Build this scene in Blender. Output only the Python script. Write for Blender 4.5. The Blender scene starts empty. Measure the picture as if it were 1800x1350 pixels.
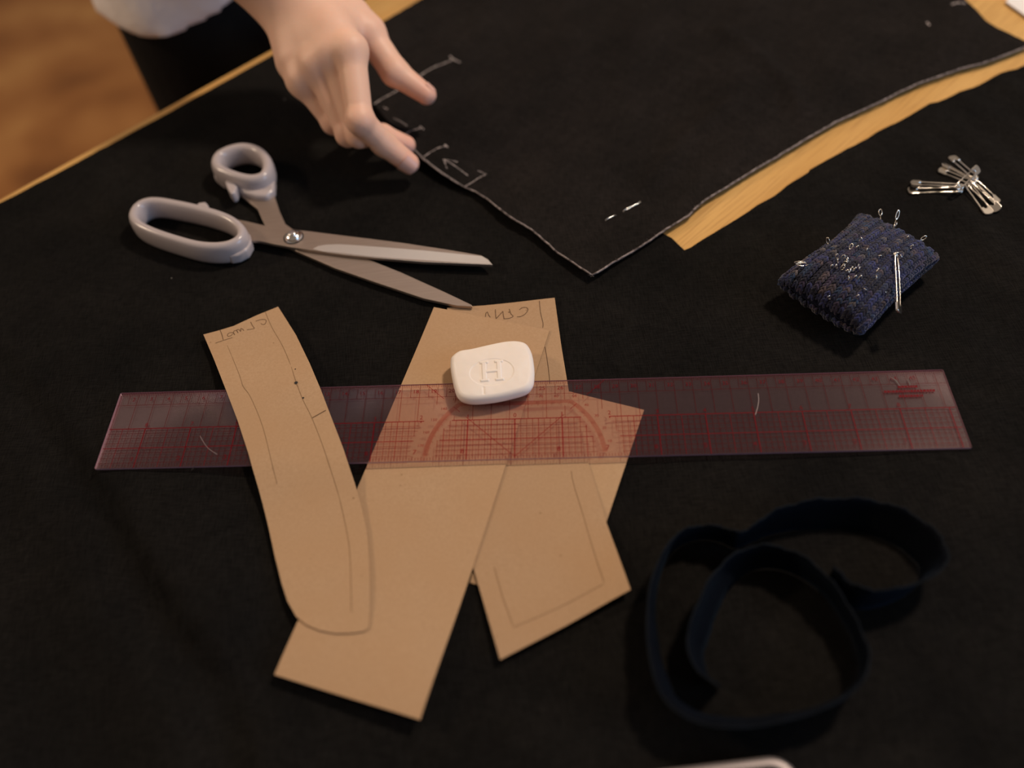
import bpy, bmesh, math, random
import numpy as np
from mathutils import Vector, Matrix, noise
from mathutils.geometry import delaunay_2d_cdt

rng = random.Random(7)
C = bpy.context.scene.collection
SC = bpy.context.scene

# ------------------------------------------------------------------ camera
W, H = 1800, 1350
FMM = 31.0
F = FMM / 36 * W
TILT, ROLL, CH = math.radians(52.35), math.radians(-6.4), .3928
fw = np.array([0, math.cos(TILT), -math.sin(TILT)])
r0 = np.array([1, 0, 0.])
u0 = np.cross(r0, fw)
cr = math.cos(ROLL) * r0 + math.sin(ROLL) * u0
cu = -math.sin(ROLL) * r0 + math.cos(ROLL) * u0
CO = np.array([0, 0, CH])


def at(x, y, z=0.0):
    """pixel -> point of the horizontal plane at height z"""
    d = fw + cr * (x - W / 2) / F - cu * (y - H / 2) / F
    return CO + d * ((z - CH) / d[2])


cam = bpy.data.cameras.new('camera')
cam.sensor_width = 36
cam.lens = FMM
cam.clip_start = .01
cam.dof.use_dof = True
cam.dof.focus_distance = .505
cam.dof.aperture_fstop = 2.8
co = bpy.data.objects.new('camera', cam)
C.objects.link(co)
co.matrix_world = Matrix(((cr[0], cu[0], -fw[0], 0), (cr[1], cu[1], -fw[1], 0), (cr[2], cu[2], -fw[2], CH), (0, 0, 0, 1)))
SC.camera = co

# ------------------------------------------------------------------ light
SC.view_settings.view_transform = 'Standard'
SC.view_settings.look = 'None'
SC.view_settings.gamma = 1
SC.view_settings.use_curve_mapping = False
SC.view_settings.exposure = 0.0

world = bpy.data.worlds.new('room_light')
SC.world = world
world.use_nodes = True
bg = world.node_tree.nodes['Background']
bg.inputs['Color'].default_value = (1.0, .80, .64, 1)
bg.inputs['Strength'].default_value = .20


def area(name, loc, target, size, energy, color, shape='DISK', sy=None):
    l = bpy.data.lights.new(name, 'AREA')
    l.shape = shape
    l.size = size
    if sy:
        l.size_y = sy
    l.energy = energy
    l.color = color
    o = bpy.data.objects.new(name, l)
    C.objects.link(o)
    o.location = loc
    o.rotation_euler = (Vector(target) - Vector(loc)).to_track_quat('-Z', 'Y').to_euler()
    return o


area('ceiling_lamp', (.86, .80, 1.45), (0, .35, 0), .20, 21.5, (1.0, .81, .64))
area('left_ceiling_lamp', (-1.9, .9, 1.3), (-.3, .8, -.1), .25, 15, (1.0, .76, .54))
area('window_daylight', (2.1, -.7, .75), (.2, .3, 0), 1.1, 19, (.36, .62, 1.0), 'RECTANGLE', 1.3)


# ------------------------------------------------------------------ helpers
def lin(c):
    c = c / 255.
    return c / 12.92 if c <= .04045 else ((c + .055) / 1.055) ** 2.4


def mat(name, col, rough=.6, metal=0., spec=.5, **kw):
    m = bpy.data.materials.new(name)
    m.use_nodes = True
    b = m.node_tree.nodes['Principled BSDF']
    b.inputs['Base Color'].default_value = (*col, 1)
    b.inputs['Roughness'].default_value = rough
    b.inputs['Metallic'].default_value = metal
    b.inputs['Specular IOR Level'].default_value = spec
    for k, v in kw.items():
        b.inputs[k].default_value = v
    return m


def nd(m, t, **kw):
    n = m.node_tree.nodes.new(t)
    for k, v in kw.items():
        setattr(n, k, v)
    return n


def lk(m, a, b):
    m.node_tree.links.new(a, b)


def coords(m, scale=(1, 1, 1), rot=(0, 0, 0)):
    tc = nd(m, 'ShaderNodeTexCoord')
    mp = nd(m, 'ShaderNodeMapping')
    mp.inputs['Scale'].default_value = scale
    mp.inputs['Rotation'].default_value = rot
    lk(m, tc.outputs['Object'], mp.inputs['Vector'])
    return mp.outputs['Vector']


def noise_tex(m, vec, scale, detail=3, rough=.5):
    n = nd(m, 'ShaderNodeTexNoise')
    n.inputs['Scale'].default_value = scale
    n.inputs['Detail'].default_value = detail
    n.inputs['Roughness'].default_value = rough
    lk(m, vec, n.inputs['Vector'])
    return n.outputs['Fac']


def ramp(m, fac, stops):
    r = nd(m, 'ShaderNodeValToRGB')
    e = r.color_ramp.elements
    while len(e) < len(stops):
        e.new(.5)
    for el, (p, c) in zip(e, stops):
        el.position = p
        el.color = (*c, 1) if len(c) == 3 else c
    lk(m, fac, r.inputs['Fac'])
    return r.outputs['Color']


def mixc(m, fac, a, b, mode='MIX'):
    x = nd(m, 'ShaderNodeMix', data_type='RGBA', blend_type=mode)
    for sock, v in ((x.inputs[0], fac), (x.inputs[6], a), (x.inputs[7], b)):
        if hasattr(v, 'is_linked'):
            lk(m, v, sock)
        elif isinstance(v, (int, float)):
            sock.default_value = v
        else:
            sock.default_value = (*v, 1)
    return x.outputs[2]


def bump(m, fac, strength, dist, bsdf=None, prev=None):
    b = nd(m, 'ShaderNodeBump')
    b.inputs['Strength'].default_value = strength
    b.inputs['Distance'].default_value = dist
    lk(m, fac, b.inputs['Height'])
    if prev is not None:
        lk(m, prev, b.inputs['Normal'])
    bs = bsdf or m.node_tree.nodes['Principled BSDF']
    lk(m, b.outputs['Normal'], bs.inputs['Normal'])
    return b.outputs['Normal']


def P(m):
    return m.node_tree.nodes['Principled BSDF']


def mobj(name, verts, faces, m=None, parent=None, smooth=False):
    me = bpy.data.meshes.new(name)
    me.from_pydata([tuple(map(float, v)) for v in verts], [], [tuple(map(int, f)) for f in faces])
    me.update()
    if smooth:
        me.polygons.foreach_set('use_smooth', [True] * len(me.polygons))
    o = bpy.data.objects.new(name, me)
    C.objects.link(o)
    if m:
        me.materials.append(m)
    if parent:
        o.parent = parent
        o.matrix_parent_inverse = parent.matrix_world.inverted()
    return o


def empty(name, loc=(0, 0, 0), rz=0):
    o = bpy.data.objects.new(name, None)
    C.objects.link(o)
    o.empty_display_size = .02
    o.matrix_world = Matrix.Translation(Vector(loc)) @ Matrix.Rotation(rz, 4, 'Z')
    return o


def tag(o, label=None, cat=None, group=None, kind=None):
    if label:
        o['label'] = label
    if cat:
        o['category'] = cat
    if group:
        o['group'] = group
    if kind:
        o['kind'] = kind
    return o


def recalc(o):
    bm = bmesh.new()
    bm.from_mesh(o.data)
    bmesh.ops.recalc_face_normals(bm, faces=bm.faces)
    bm.to_mesh(o.data)
    bm.free()
    return o


def bevel(o, w, seg=2, ang=40):
    md = o.modifiers.new('bevel', 'BEVEL')
    md.width = w
    md.segments = seg
    md.limit_method = 'ANGLE'
    md.angle_limit = math.radians(ang)
    return o


def autosmooth(o, ang=40):
    o.data.polygons.foreach_set('use_smooth', [True] * len(o.data.polygons))
    try:
        o.data.set_sharp_from_angle(angle=math.radians(ang))
    except Exception:
        pass
    return o


def inpoly(pts, poly):
    x, y = pts[:, 0], pts[:, 1]
    r = np.zeros(len(pts), bool)
    n = len(poly)
    for i in range(n):
        x0, y0 = poly[i]
        x1, y1 = poly[(i + 1) % n]
        c = ((y0 > y) != (y1 > y)) & (x < (x1 - x0) * (y - y0) / (y1 - y0 + 1e-15) + x0)
        r ^= c
    return r


def polydist(pts, poly, closed=True):
    pts = np.asarray(pts, float)
    best = np.full(len(pts), 1e9)
    n = len(poly)
    for i in range(n if closed else n - 1):
        a = np.asarray(poly[i], float)
        b = np.asarray(poly[(i + 1) % n], float)
        ab = b - a
        t = np.clip(((pts - a) @ ab) / (ab @ ab + 1e-15), 0, 1)
        best = np.minimum(best, np.linalg.norm(pts - (a + t[:, None] * ab), axis=1))
    return best


def densify(poly, step, closed=True):
    out = []
    n = len(poly)
    for i in range(n if closed else n - 1):
        a = np.asarray(poly[i], float)
        b = np.asarray(poly[(i + 1) % n], float)
        k = max(1, int(np.linalg.norm((b - a)[:2]) / step))
        for j in range(k):
            out.append(a + (b - a) * j / k)
    if not closed:
        out.append(np.asarray(poly[-1], float))
    return out


def spline(pts, n=8, closed=False):
    """Catmull-Rom through points"""
    p = [np.asarray(q, float) for q in pts]
    N = len(p)
    out = []
    rngi = range(N if closed else N - 1)
    for i in rngi:
        if closed:
            a, b, c, d = p[(i - 1) % N], p[i], p[(i + 1) % N], p[(i + 2) % N]
        else:
            a, b, c, d = p[max(i - 1, 0)], p[i], p[i + 1], p[min(i + 2, N - 1)]
        for j in range(n):
            t = j / n
            out.append(.5 * ((2 * b) + (c - a) * t + (2 * a - 5 * b + 4 * c - d) * t * t + (3 * b - a - 3 * c + d) * t ** 3))
    if not closed:
        out.append(p[-1])
    return out


def sheet(name, poly, zf, thick, grid, m, parent=None, jitter=.25, smooth=True, edge=None):
    """a sheet of cloth or paper: outline poly (world xy), lower surface zf(xy array)->z, real thickness"""
    poly = np.asarray(poly, float)[:, :2]
    lo, hi = poly.min(0), poly.max(0)
    gx, gy = np.arange(lo[0], hi[0], grid), np.arange(lo[1], hi[1], grid)
    g = np.stack(np.meshgrid(gx, gy), -1).reshape(-1, 2)
    rs = np.random.RandomState(3)
    g = g + (rs.rand(*g.shape) - .5) * grid * jitter * 2
    g = g[inpoly(g, poly)]
    if len(g):
        g = g[polydist(g, poly) > grid * .45]
    pts = np.concatenate([poly, g]) if len(g) else poly
    nb = len(poly)
    res = delaunay_2d_cdt([Vector(p) for p in pts], [(i, (i + 1) % nb) for i in range(nb)], [], 1, 1e-7)
    vs = np.array([(v.x, v.y) for v in res[0]])
    tri = [tuple(f) for f in res[2]]
    z = zf(vs)
    n = len(vs)
    V = np.concatenate([np.c_[vs, z + thick], np.c_[vs, z]])
    fs = []
    ed = {}
    for t in tri:
        a, b, c = t
        ar = (vs[b][0] - vs[a][0]) * (vs[c][1] - vs[a][1]) - (vs[b][1] - vs[a][1]) * (vs[c][0] - vs[a][0])
        if ar < 0:
            b, c = c, b
        fs += [(a, b, c), (a + n, c + n, b + n)]
        for e in ((a, b), (b, c), (c, a)):
            if (e[1], e[0]) in ed:
                ed.pop((e[1], e[0]))
            else:
                ed[e] = 1
    for a, b in ed:
        fs.append((b, a, a + n, b + n))
    o = mobj(name, V, fs, m, parent)
    if edge:
        o.data.materials.append(edge)
        for p_ in o.data.polygons:
            if len(p_.vertices) == 4:
                p_.material_index = 1
    if smooth:
        autosmooth(o, 50)
    return o


def ribbons(name, lines, width, zf, m, parent=None, up=.0003, wj=0.0):
    """flat strokes drawn on a surface. lines: list of world xy polylines (or (polyline,width))"""
    V, Fc = [], []
    for ln in lines:
        w = width
        if isinstance(ln, tuple):
            ln, w = ln
        p = np.asarray([q[:2] for q in ln], float)
        t = np.gradient(p, axis=0)
        t /= np.linalg.norm(t, axis=1)[:, None] + 1e-12
        nn = np.c_[-t[:, 1], t[:, 0]]
        ww = w * .5 * (1 + wj * (np.random.RandomState(len(V) + 1).rand(len(p)) - .5) * 2)[:, None]
        L, R_ = p + nn * ww, p - nn * ww
        zl, zr = zf(L) + up, zf(R_) + up
        b = len(V)
        for i in range(len(p)):
            V += [(*L[i], zl[i]), (*R_[i], zr[i])]
        for i in range(len(p) - 1):
            Fc.append((b + 2 * i, b + 2 * i + 1, b + 2 * i + 3, b + 2 * i + 2))
    return mobj(name, V, Fc, m, parent)


def frames(path, closed=False, up=(0, 0, 1)):
    p = np.asarray(path, float)
    n = len(p)
    if closed:
        t = np.roll(p, -1, 0) - np.roll(p, 1, 0)
    else:
        t = np.gradient(p, axis=0)
    t /= np.linalg.norm(t, axis=1)[:, None] + 1e-12
    out = []
    ref = np.asarray(up, float)
    if abs(t[0] @ ref) > .95:
        ref = np.array([1., 0, 0])
    nv = ref - t[0] * (ref @ t[0])
    for i in range(n):
        nv = nv - t[i] * (nv @ t[i])
        if np.linalg.norm(nv) < 1e-6:
            nv = np.cross(t[i], [0.3, 0.5, 0.8])
        nv = nv / np.linalg.norm(nv)
        out.append((t[i], nv.copy(), np.cross(t[i], nv)))
    return p, out


def tube_data(path, rad, n=8, closed=False, fixed_up=None, prof=None):
    """sweep; rad scalar or list; prof = list of (side, up) multipliers"""
    p, fr = frames(path, closed)
    if prof is None:
        prof = [(math.cos(2 * math.pi * k / n), math.sin(2 * math.pi * k / n)) for k in range(n)]
    n = len(prof)
    V, Fc = [], []
    for i in range(len(p)):
        t, a, b = fr[i]
        if fixed_up is not None:
            a = np.asarray(fixed_up, float)
            b = np.cross(t, a)
            b /= np.linalg.norm(b)
        r_ = rad[i] if hasattr(rad, '__len__') else rad
        for s, u_ in prof:
            V.append(p[i] + b * (s * r_) + a * (u_ * r_))
    m_ = len(p)
    for i in range(m_ if closed else m_ - 1):
        j = (i + 1) % m_
        for k in range(n):
            l = (k + 1) % n
            Fc.append((i * n + k, i * n + l, j * n + l, j * n + k))
    if not closed:
        Fc.append(tuple(range(n))[::-1])
        Fc.append(tuple((m_ - 1) * n + k for k in range(n)))
    return V, Fc


def merge(parts):
    V, Fc = [], []
    for v, f in parts:
        b = len(V)
        V += list(v)
        Fc += [tuple(i + b for i in q) for q in f]
    return V, Fc


def tube(name, path, rad, m, parent=None, n=8, closed=False, **kw):
    v, f = tube_data(path, rad, n, closed, **kw)
    o = mobj(name, v, f, m, parent, True)
    return recalc(o)


def prism(name, poly, z0, z1, m, parent=None, bev=0, seg=2):
    """poly: world xy outline; z0,z1 scalars or callables"""
    n = len(poly)
    f0 = z0 if callable(z0) else (lambda x, y: z0)
    f1 = z1 if callable(z1) else (lambda x, y: z1)
    V = [(p[0], p[1], f1(p[0], p[1])) for p in poly] + [(p[0], p[1], f0(p[0], p[1])) for p in poly]
    Fc = [tuple(range(n)), tuple(range(n, 2 * n))[::-1]] + [(i, i + n, (i + 1) % n + n, (i + 1) % n) for i in range(n)]
    o = recalc(mobj(name, V, Fc, m, parent))
    if bev:
        bevel(o, bev, seg)
    return o


def box(name, c, s, m, parent=None, bev=0, rz=0):
    c, s = np.asarray(c, float), np.asarray(s, float) / 2
    V = []
    for dx in (-1, 1):
        for dy in (-1, 1):
            for dz in (-1, 1):
                x, y = dx * s[0], dy * s[1]
                V.append((c[0] + x * math.cos(rz) - y * math.sin(rz), c[1] + x * math.sin(rz) + y * math.cos(rz), c[2] + dz * s[2]))
    Fc = [(0, 1, 3, 2), (4, 6, 7, 5), (0, 4, 5, 1), (2, 3, 7, 6), (0, 2, 6, 4), (1, 5, 7, 3)]
    o = recalc(mobj(name, V, Fc, m, parent))
    if bev:
        bevel(o, bev, 3)
    return o


def smoothstep(a, b, x):
    t = np.clip((x - a) / (b - a), 0, 1)
    return t * t * (3 - 2 * t)


def vnoise(v, s, seed=0.0):
    return np.array([noise.noise(Vector((p[0] * s + seed, p[1] * s - seed, seed * 1.7))) for p in v])


def crop(pts, x0, y0, sc):
    return [(x0 + a / sc, y0 + b / sc) for a, b in pts]


def w2(pts, z=0.0):
    return [at(a, b, z) for a, b in pts]


# ------------------------------------------------------------------ materials
def cloth_mat(name, c0, c1, ang, lint=True):
    m = mat(name, c0, .95, spec=.05)
    v = coords(m)
    big = noise_tex(m, v, 16, 4, .6)
    col = mixc(m, ramp(m, big, [(.3, (0, 0, 0)), (.7, (1, 1, 1))]), c0, c1)
    t1 = noise_tex(m, coords(m, (2600, 120, 1), (0, 0, ang)), 1, 2)
    t2 = noise_tex(m, coords(m, (120, 2600, 1), (0, 0, ang)), 1, 2)
    mu = nd(m, 'ShaderNodeMath', operation='ADD')
    lk(m, t1, mu.inputs[0])
    lk(m, t2, mu.inputs[1])
    wv = ramp(m, mu.outputs[0], [(.0, (.35, .35, .35)), (1.0, (1, 1, 1))])
    mu2 = nd(m, 'ShaderNodeMath', operation='MULTIPLY')
    lk(m, mu.outputs[0], mu2.inputs[0])
    mu2.inputs[1].default_value = .5
    wv = ramp(m, mu2.outputs[0], [(.32, (.25, .25, .25)), (.68, (1.8, 1.8, 1.8))])
    col = mixc(m, 1.0, col, wv, 'MULTIPLY')
    if lint:
        vo = nd(m, 'ShaderNodeTexVoronoi')
        vo.inputs['Scale'].default_value = 34
        lk(m, v, vo.inputs['Vector'])
        spot = ramp(m, vo.outputs['Distance'], [(.0, (1, 1, 1)), (.016, (1, 1, 1)), (.02, (0, 0, 0))])
        rnd = nd(m, 'ShaderNodeSeparateColor')
        lk(m, vo.outputs['Color'], rnd.inputs[0])
        keep = ramp(m, rnd.outputs[0], [(.0, (0, 0, 0)), (.62, (0, 0, 0)), (1, (.35, .35, .35))])
        fac = mixc(m, 1.0, spot, keep, 'MULTIPLY')
        col = mixc(m, fac, col, (.8, .74, .68))
    lk(m, col, P(m).inputs['Base Color'])
    b1 = bump(m, mu2.outputs[0], .35, .0004)
    bump(m, noise_tex(m, v, 45, 3), .35, .003, prev=b1)
    P(m).inputs['Sheen Weight'].default_value = 0
    P(m).inputs['Sheen Roughness'].default_value = .5
    return m


M = {}
EDIR = math.radians(39.8)
M['cloth'] = cloth_mat('black_linen', (.0050, .0047, .0045), (.0092, .0083, .0075), EDIR)
M['cloth2'] = cloth_mat('black_brown_linen', (.0090, .0078, .0072), (.0150, .0125, .0114), EDIR + .3)

m = M['fray'] = mat('frayed_thread', (.12, .095, .09), .9, spec=.1)
lk(m, ramp(m, noise_tex(m, coords(m), 350, 3), [(.3, (.05, .042, .042)), (.66, (.34, .285, .275))]), P(m).inputs['Base Color'])

m = M['chalk'] = mat('chalk', (.58, .50, .475), .95, spec=.05)
tr = nd(m, 'ShaderNodeBsdfTransparent')
mx = nd(m, 'ShaderNodeMixShader')
lk(m, ramp(m, noise_tex(m, coords(m), 900, 3), [(.36, (.12, .12, .12)), (.62, (.85, .85, .85))]), mx.inputs[0])
lk(m, tr.outputs[0], mx.inputs[1])
lk(m, P(m).outputs[0], mx.inputs[2])
lk(m, mx.outputs[0], m.node_tree.nodes['Material Output'].inputs['Surface'])

def kraft(name, f):
    m = mat(name, (.45, .30, .17), .8, spec=.2)
    v = coords(m)
    k = lambda *c_: tuple(x * y for x, y in zip(c_, f))
    c = mixc(m, noise_tex(m, v, 700, 4, .65), k(.31, .205, .118), k(.455, .325, .205))
    c = mixc(m, ramp(m, noise_tex(m, v, 30, 3), [(.3, (0, 0, 0)), (.7, (.6, .6, .6))]), c, k(.375, .245, .138))
    vo = nd(m, 'ShaderNodeTexVoronoi')
    vo.inputs['Scale'].default_value = 160
    lk(m, v, vo.inputs['Vector'])
    sp = ramp(m, vo.outputs['Distance'], [(0, (1, 1, 1)), (.07, (1, 1, 1)), (.12, (0, 0, 0))])
    sx = nd(m, 'ShaderNodeSeparateColor')
    lk(m, vo.outputs['Color'], sx.inputs[0])
    kp = ramp(m, sx.outputs[1], [(.0, (0, 0, 0)), (.88, (0, 0, 0)), (.93, (.5, .5, .5))])
    c = mixc(m, mixc(m, 1.0, sp, kp, 'MULTIPLY'), c, (.16, .09, .04))
    lk(m, c, P(m).inputs['Base Color'])
    bump(m, noise_tex(m, v, 500, 3), .15, .0003)
    return m


M['kraft'] = kraft('kraft_paper', (1.12, 1.05, 1.0))
M['kraft_c'] = kraft('kraft_paper_greyer', (1.05, .985, .945))
M['kraft_d'] = kraft('kraft_paper_lighter', (1.14, 1.08, 1.03))
M['kraft_side_shade'] = mat('kraft_shaded_edge', (.17, .095, .045), .9, spec=.1)  # paper sides darkened to stand in for the shadow line around each sheet
M['pencil'] = mat('pencil_line', (.10, .055, .03), .7, spec=.2)
M['faint'] = mat('faint_pencil_line', (.24, .145, .075), .7, spec=.2)

m = M['oak'] = mat('golden_oak', (.7, .42, .13), .42, spec=.4)
v = coords(m, (1, 1, 1), (0, 0, -EDIR))
mp2 = nd(m, 'ShaderNodeMapping')
mp2.inputs['Scale'].default_value = (22, 620, 22)
lk(m, v, mp2.inputs['Vector'])
g1 = noise_tex(m, mp2.outputs[0], 1, 4, .6)
mp3 = nd(m, 'ShaderNodeMapping')
mp3.inputs['Scale'].default_value = (3, 30, 3)
lk(m, v, mp3.inputs['Vector'])
g2 = noise_tex(m, mp3.outputs[0], 1, 3)
c = mixc(m, ramp(m, g2, [(.3, (0, 0, 0)), (.7, (1, 1, 1))]), (.55, .305, .088), (.67, .405, .138))
c = mixc(m, ramp(m, g1, [(.50, (0, 0, 0)), (.66, (.6, .6, .6))]), c, (.36, .18, .05))
lk(m, c, P(m).inputs['Base Color'])
bump(m, g1, .08, .001)

m = M['floor'] = mat('brown_floor', (.35, .16, .05), .5, spec=.25)
v = coords(m, (1, 1, 1), (0, 0, -EDIR))
n1 = noise_tex(m, v, 3.4, 3, .55)
c = ramp(m, n1, [(.28, (.20, .075, .022)), (.45, (.38, .160, .048)), (.58, (.48, .222, .072)), (.72, (.64, .345, .12))])  # blotches mix parquet tones with blurred light reflections painted into the colour
lk(m, c, P(m).inputs['Base Color'])

M['handle'] = mat('lilac_grey_plastic', (.44, .385, .385), .22, spec=.5)
m = M['steel'] = mat('satin_steel', (.44, .37, .32), .42, metal=.85)
sv = noise_tex(m, coords(m, (30, 900, 30), (0, 0, .2)), 1, 3)
lk(m, mixc(m, sv, (.40, .315, .26), (.52, .42, .35)), P(m).inputs['Base Color'])
M['bevel'] = mat('ground_steel', (.80, .74, .67), .33, metal=.75)
m = M['chrome'] = mat('chrome', (.80, .77, .74), .16, metal=1)
M['pinsteel'] = mat('nickel_wire', (.82, .76, .68), .2, metal=1)
M['slot'] = mat('dark_slot', (.03, .028, .026), .5, metal=.6)

m = M['soap'] = mat('white_chalk_soap', (.88, .83, .79), .5, spec=.3)
v = coords(m)
c = mixc(m, noise_tex(m, v, 60, 4), (.80, .71, .635), (.87, .80, .735))
lk(m, c, P(m).inputs['Base Color'])
P(m).inputs['Subsurface Weight'].default_value = .12
P(m).inputs['Subsurface Scale'].default_value = .003
P(m).inputs['Subsurface Radius'].default_value = (1, .7, .5)

# tinted clear plastic
m = M['ruler'] = bpy.data.materials.new('violet_clear_plastic')
m.use_nodes = True
m.node_tree.nodes.remove(m.node_tree.nodes['Principled BSDF'])
tr = nd(m, 'ShaderNodeBsdfTransparent')
tr.inputs[0].default_value = (.972, .93, .935, 1)
df = nd(m, 'ShaderNodeBsdfDiffuse')
df.inputs[0].default_value = (.38, .235, .28, 1)
gl = nd(m, 'ShaderNodeBsdfGlossy')
gl.inputs['Color'].default_value = (1, .86, .88, 1)
gl.inputs['Roughness'].default_value = .1
mx1 = nd(m, 'ShaderNodeMixShader')
mx1.inputs[0].default_value = .034
lk(m, tr.outputs[0], mx1.inputs[1])
lk(m, df.outputs[0], mx1.inputs[2])
fr = nd(m, 'ShaderNodeFresnel')
fr.inputs[0].default_value = 1.49
mx2 = nd(m, 'ShaderNodeMixShader')
hf = nd(m, 'ShaderNodeMath', operation='MULTIPLY')
hf.inputs[1].default_value = .55
lk(m, fr.outputs[0], hf.inputs[0])
lk(m, hf.outputs[0], mx2.inputs[0])
lk(m, mx1.outputs[0], mx2.inputs[1])
lk(m, gl.outputs[0], mx2.inputs[2])
lk(m, mx2.outputs[0], m.node_tree.nodes['Material Output'].inputs['Surface'])


def ink(name, col, a, tint):
    m = mat(name, col, .5, spec=.1)
    tr = nd(m, 'ShaderNodeBsdfTransparent')
    tr.inputs[0].default_value = (*tint, 1)
    mx = nd(m, 'ShaderNodeMixShader')
    mx.inputs[0].default_value = a
    lk(m, tr.outputs[0], mx.inputs[1])
    lk(m, P(m).outputs[0], mx.inputs[2])
    lk(m, mx.outputs[0], m.node_tree.nodes['Material Output'].inputs['Surface'])
    return m


M['ink'] = ink('red_ink', (.26, .008, .018), .38, (.62, .05, .07))
M['ink2'] = ink('fine_red_ink', (.22, .010, .016), .20, (.66, .22, .22))
M['ink3'] = ink('pale_red_ink', (.30, .05, .05), .12, (.88, .55, .53))
M['rim'] = mat('violet_plastic_edge', (.36, .20, .25), .3, spec=.5)

# ------------------------------------------------------------------ setting
FLZ = -.85
fl = mobj('floor', [(-3, -2.5, FLZ), (3.5, -2.5, FLZ), (3.5, 4, FLZ), (-3, 4, FLZ), (-3, -2.5, FLZ - .05), (3.5, -2.5, FLZ - .05), (3.5, 4, FLZ - .05), (-3, 4, FLZ - .05)],
          [(0, 1, 2, 3), (7, 6, 5, 4), (0, 4, 5, 1), (1, 5, 6, 2), (2, 6, 7, 3), (3, 7, 4, 0)], M['floor'])
tag(fl, 'warm brown wooden floor beyond the table', kind='structure')

# table: its far edge is the line through two pixels
TZ = -.0016
ea, eb = at(0, 349, TZ)[:2], at(475, 88, TZ)[:2]
ed = (eb - ea) / np.linalg.norm(eb - ea)
en = np.array([-ed[1], ed[0]])          # away from the table


def EN(s, n):
    return ea + ed * s + en * n


tb = empty('cutting_table', (*EN(.35, -.5), FLZ), math.atan2(ed[1], ed[0]))
tag(tb, 'golden oak cutting table under the black cloth', 'table')
TL, TWd = 1.75, 1.0
tcx = EN(.35, -TWd / 2)
ang = math.atan2(ed[1], ed[0])
top = box('tabletop', (*tcx, TZ - .013), (TL, TWd, .026), M['oak'], tb, .002, ang)
for su in (-1, 1):
    for sv_ in (-1, 1):
        p = tcx + ed * su * (TL / 2 - .07) + en * sv_ * (TWd / 2 - .07)
        box('leg', (*p, (FLZ + TZ - .026) / 2), (.06, .06, TZ - .026 - FLZ), M['oak'], tb, .003, ang)
for sv_ in (-1, 1):
    p = tcx + en * sv_ * (TWd / 2 - .07)
    box('apron', (*p, TZ - .026 - .045), (TL - .2, .022, .09), M['oak'], tb, .001, ang)
for su in (-1, 1):
    p = tcx + ed * su * (TL / 2 - .07)
    box('apron', (*p, TZ - .026 - .045), (.022, TWd - .2, .09), M['oak'], tb, .001, ang)

# ------------------------------------------------------------------ base cloth
foldline = np.array([p[:2] for p in w2([(-160, 520), (-70, 590), (0, 650), (72, 733), (150, 845), (190, 905), (240, 1000), (311, 1122), (389, 1215), (420, 1330), (440, 1480)])])
crease_r = np.array([p[:2] for p in w2([(1615, 405), (1700, 440), (1800, 480), (1950, 530)])])


def sd_line(v, line):
    """signed distance, + = left of the line's direction"""
    best = np.full(len(v), 1e9)
    sg = np.ones(len(v))
    for i in range(len(line) - 1):
        a, b = line[i], line[i + 1]
        ab = b - a
        t = np.clip(((v - a) @ ab) / (ab @ ab), 0, 1)
        d = v - (a + t[:, None] * ab)
        l = np.linalg.norm(d, axis=1)
        cr_ = ab[0] * d[:, 1] - ab[1] * d[:, 0]
        k = l < best
        best[k] = l[k]
        sg[k] = np.sign(cr_[k])
    return best * sg


flat_areas = [np.array([p[:2] for p in w2(q)]) for q in (
    [(340, 570), (490, 520), (980, 510), (1150, 720), (1120, 1060), (880, 1190), (745, 1300), (470, 1215), (500, 1060), (430, 800)],
    [(1514, 380), (1650, 465), (1510, 610), (1370, 510)])]


def flatten(v):
    f = np.ones(len(v))
    for q in flat_areas:
        d = np.where(inpoly(v, q), 0, polydist(v, q))
        f = f * smoothstep(-.004, .03, d)
    return f


def hb(v):
    """wrinkles of the base cloth above its flat level"""
    v = np.asarray(v, float)[:, :2]
    d = sd_line(v, foldline)           # + on the ruler's side
    plateau = smoothstep(.0, .010, d) * np.exp(-np.clip(d - .014, 0, 9) / .050)
    a = at(265, 1030)[:2]
    along = np.exp(-(np.linalg.norm(v - a, axis=1) / .13) ** 2)
    h = plateau * (.0026 + .0068 * along) * (.25 + .75 * flatten(v))
    left = smoothstep(0, .03, -d)
    h = h + left * (.0034 + .0034 * np.sin((v[:, 0] * .86 + v[:, 1] * .5) * 62 - .6) + .0030 * vnoise(v, 17, 3.1))
    # broad ripples lower middle and right
    low = smoothstep(.27, .16, v[:, 1]) * smoothstep(-.09, .0, d - .03)
    h = h + flatten(v) * low * .0012 * (1 + np.sin((v[:, 0] * .55 + v[:, 1] * .83) * 110 + 3 * vnoise(v, 9, 8.)))
    rt = smoothstep(.20, .30, v[:, 0])
    h = h + flatten(v) * rt * .0009 * (1 + np.sin((v[:, 0] * .9 + v[:, 1] * .35) * 170 + 5 * vnoise(v, 8, 5.)))
    dr = sd_line(v, crease_r)
    h = h + .0014 * smoothstep(-.012, .004, dr) * np.exp(-np.clip(dr, 0, 9) / .02) * smoothstep(.0, .03, v[:, 0] - crease_r[0][0] + .02)
    h = h + .0005 * (vnoise(v, 35, 1.3) + .6) * (.3 + .7 * flatten(v))
    # the ruler presses the cloth down where it rests
    c5, s5_ = math.cos(math.radians(-5.47)), math.sin(math.radians(-5.47))
    dx, dy = v[:, 0] - .0036, v[:, 1] - .2746
    xl, yl = dx * c5 + dy * s5_, -dx * s5_ + dy * c5
    zr = .0045 - xl * math.sin(.0125) - (TZ + .0011) - .0007
    near = (np.abs(xl) < .236) & (np.abs(yl) < .032)
    h = np.where(near, np.minimum(h, zr), h)
    return np.maximum(h, 0)


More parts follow.
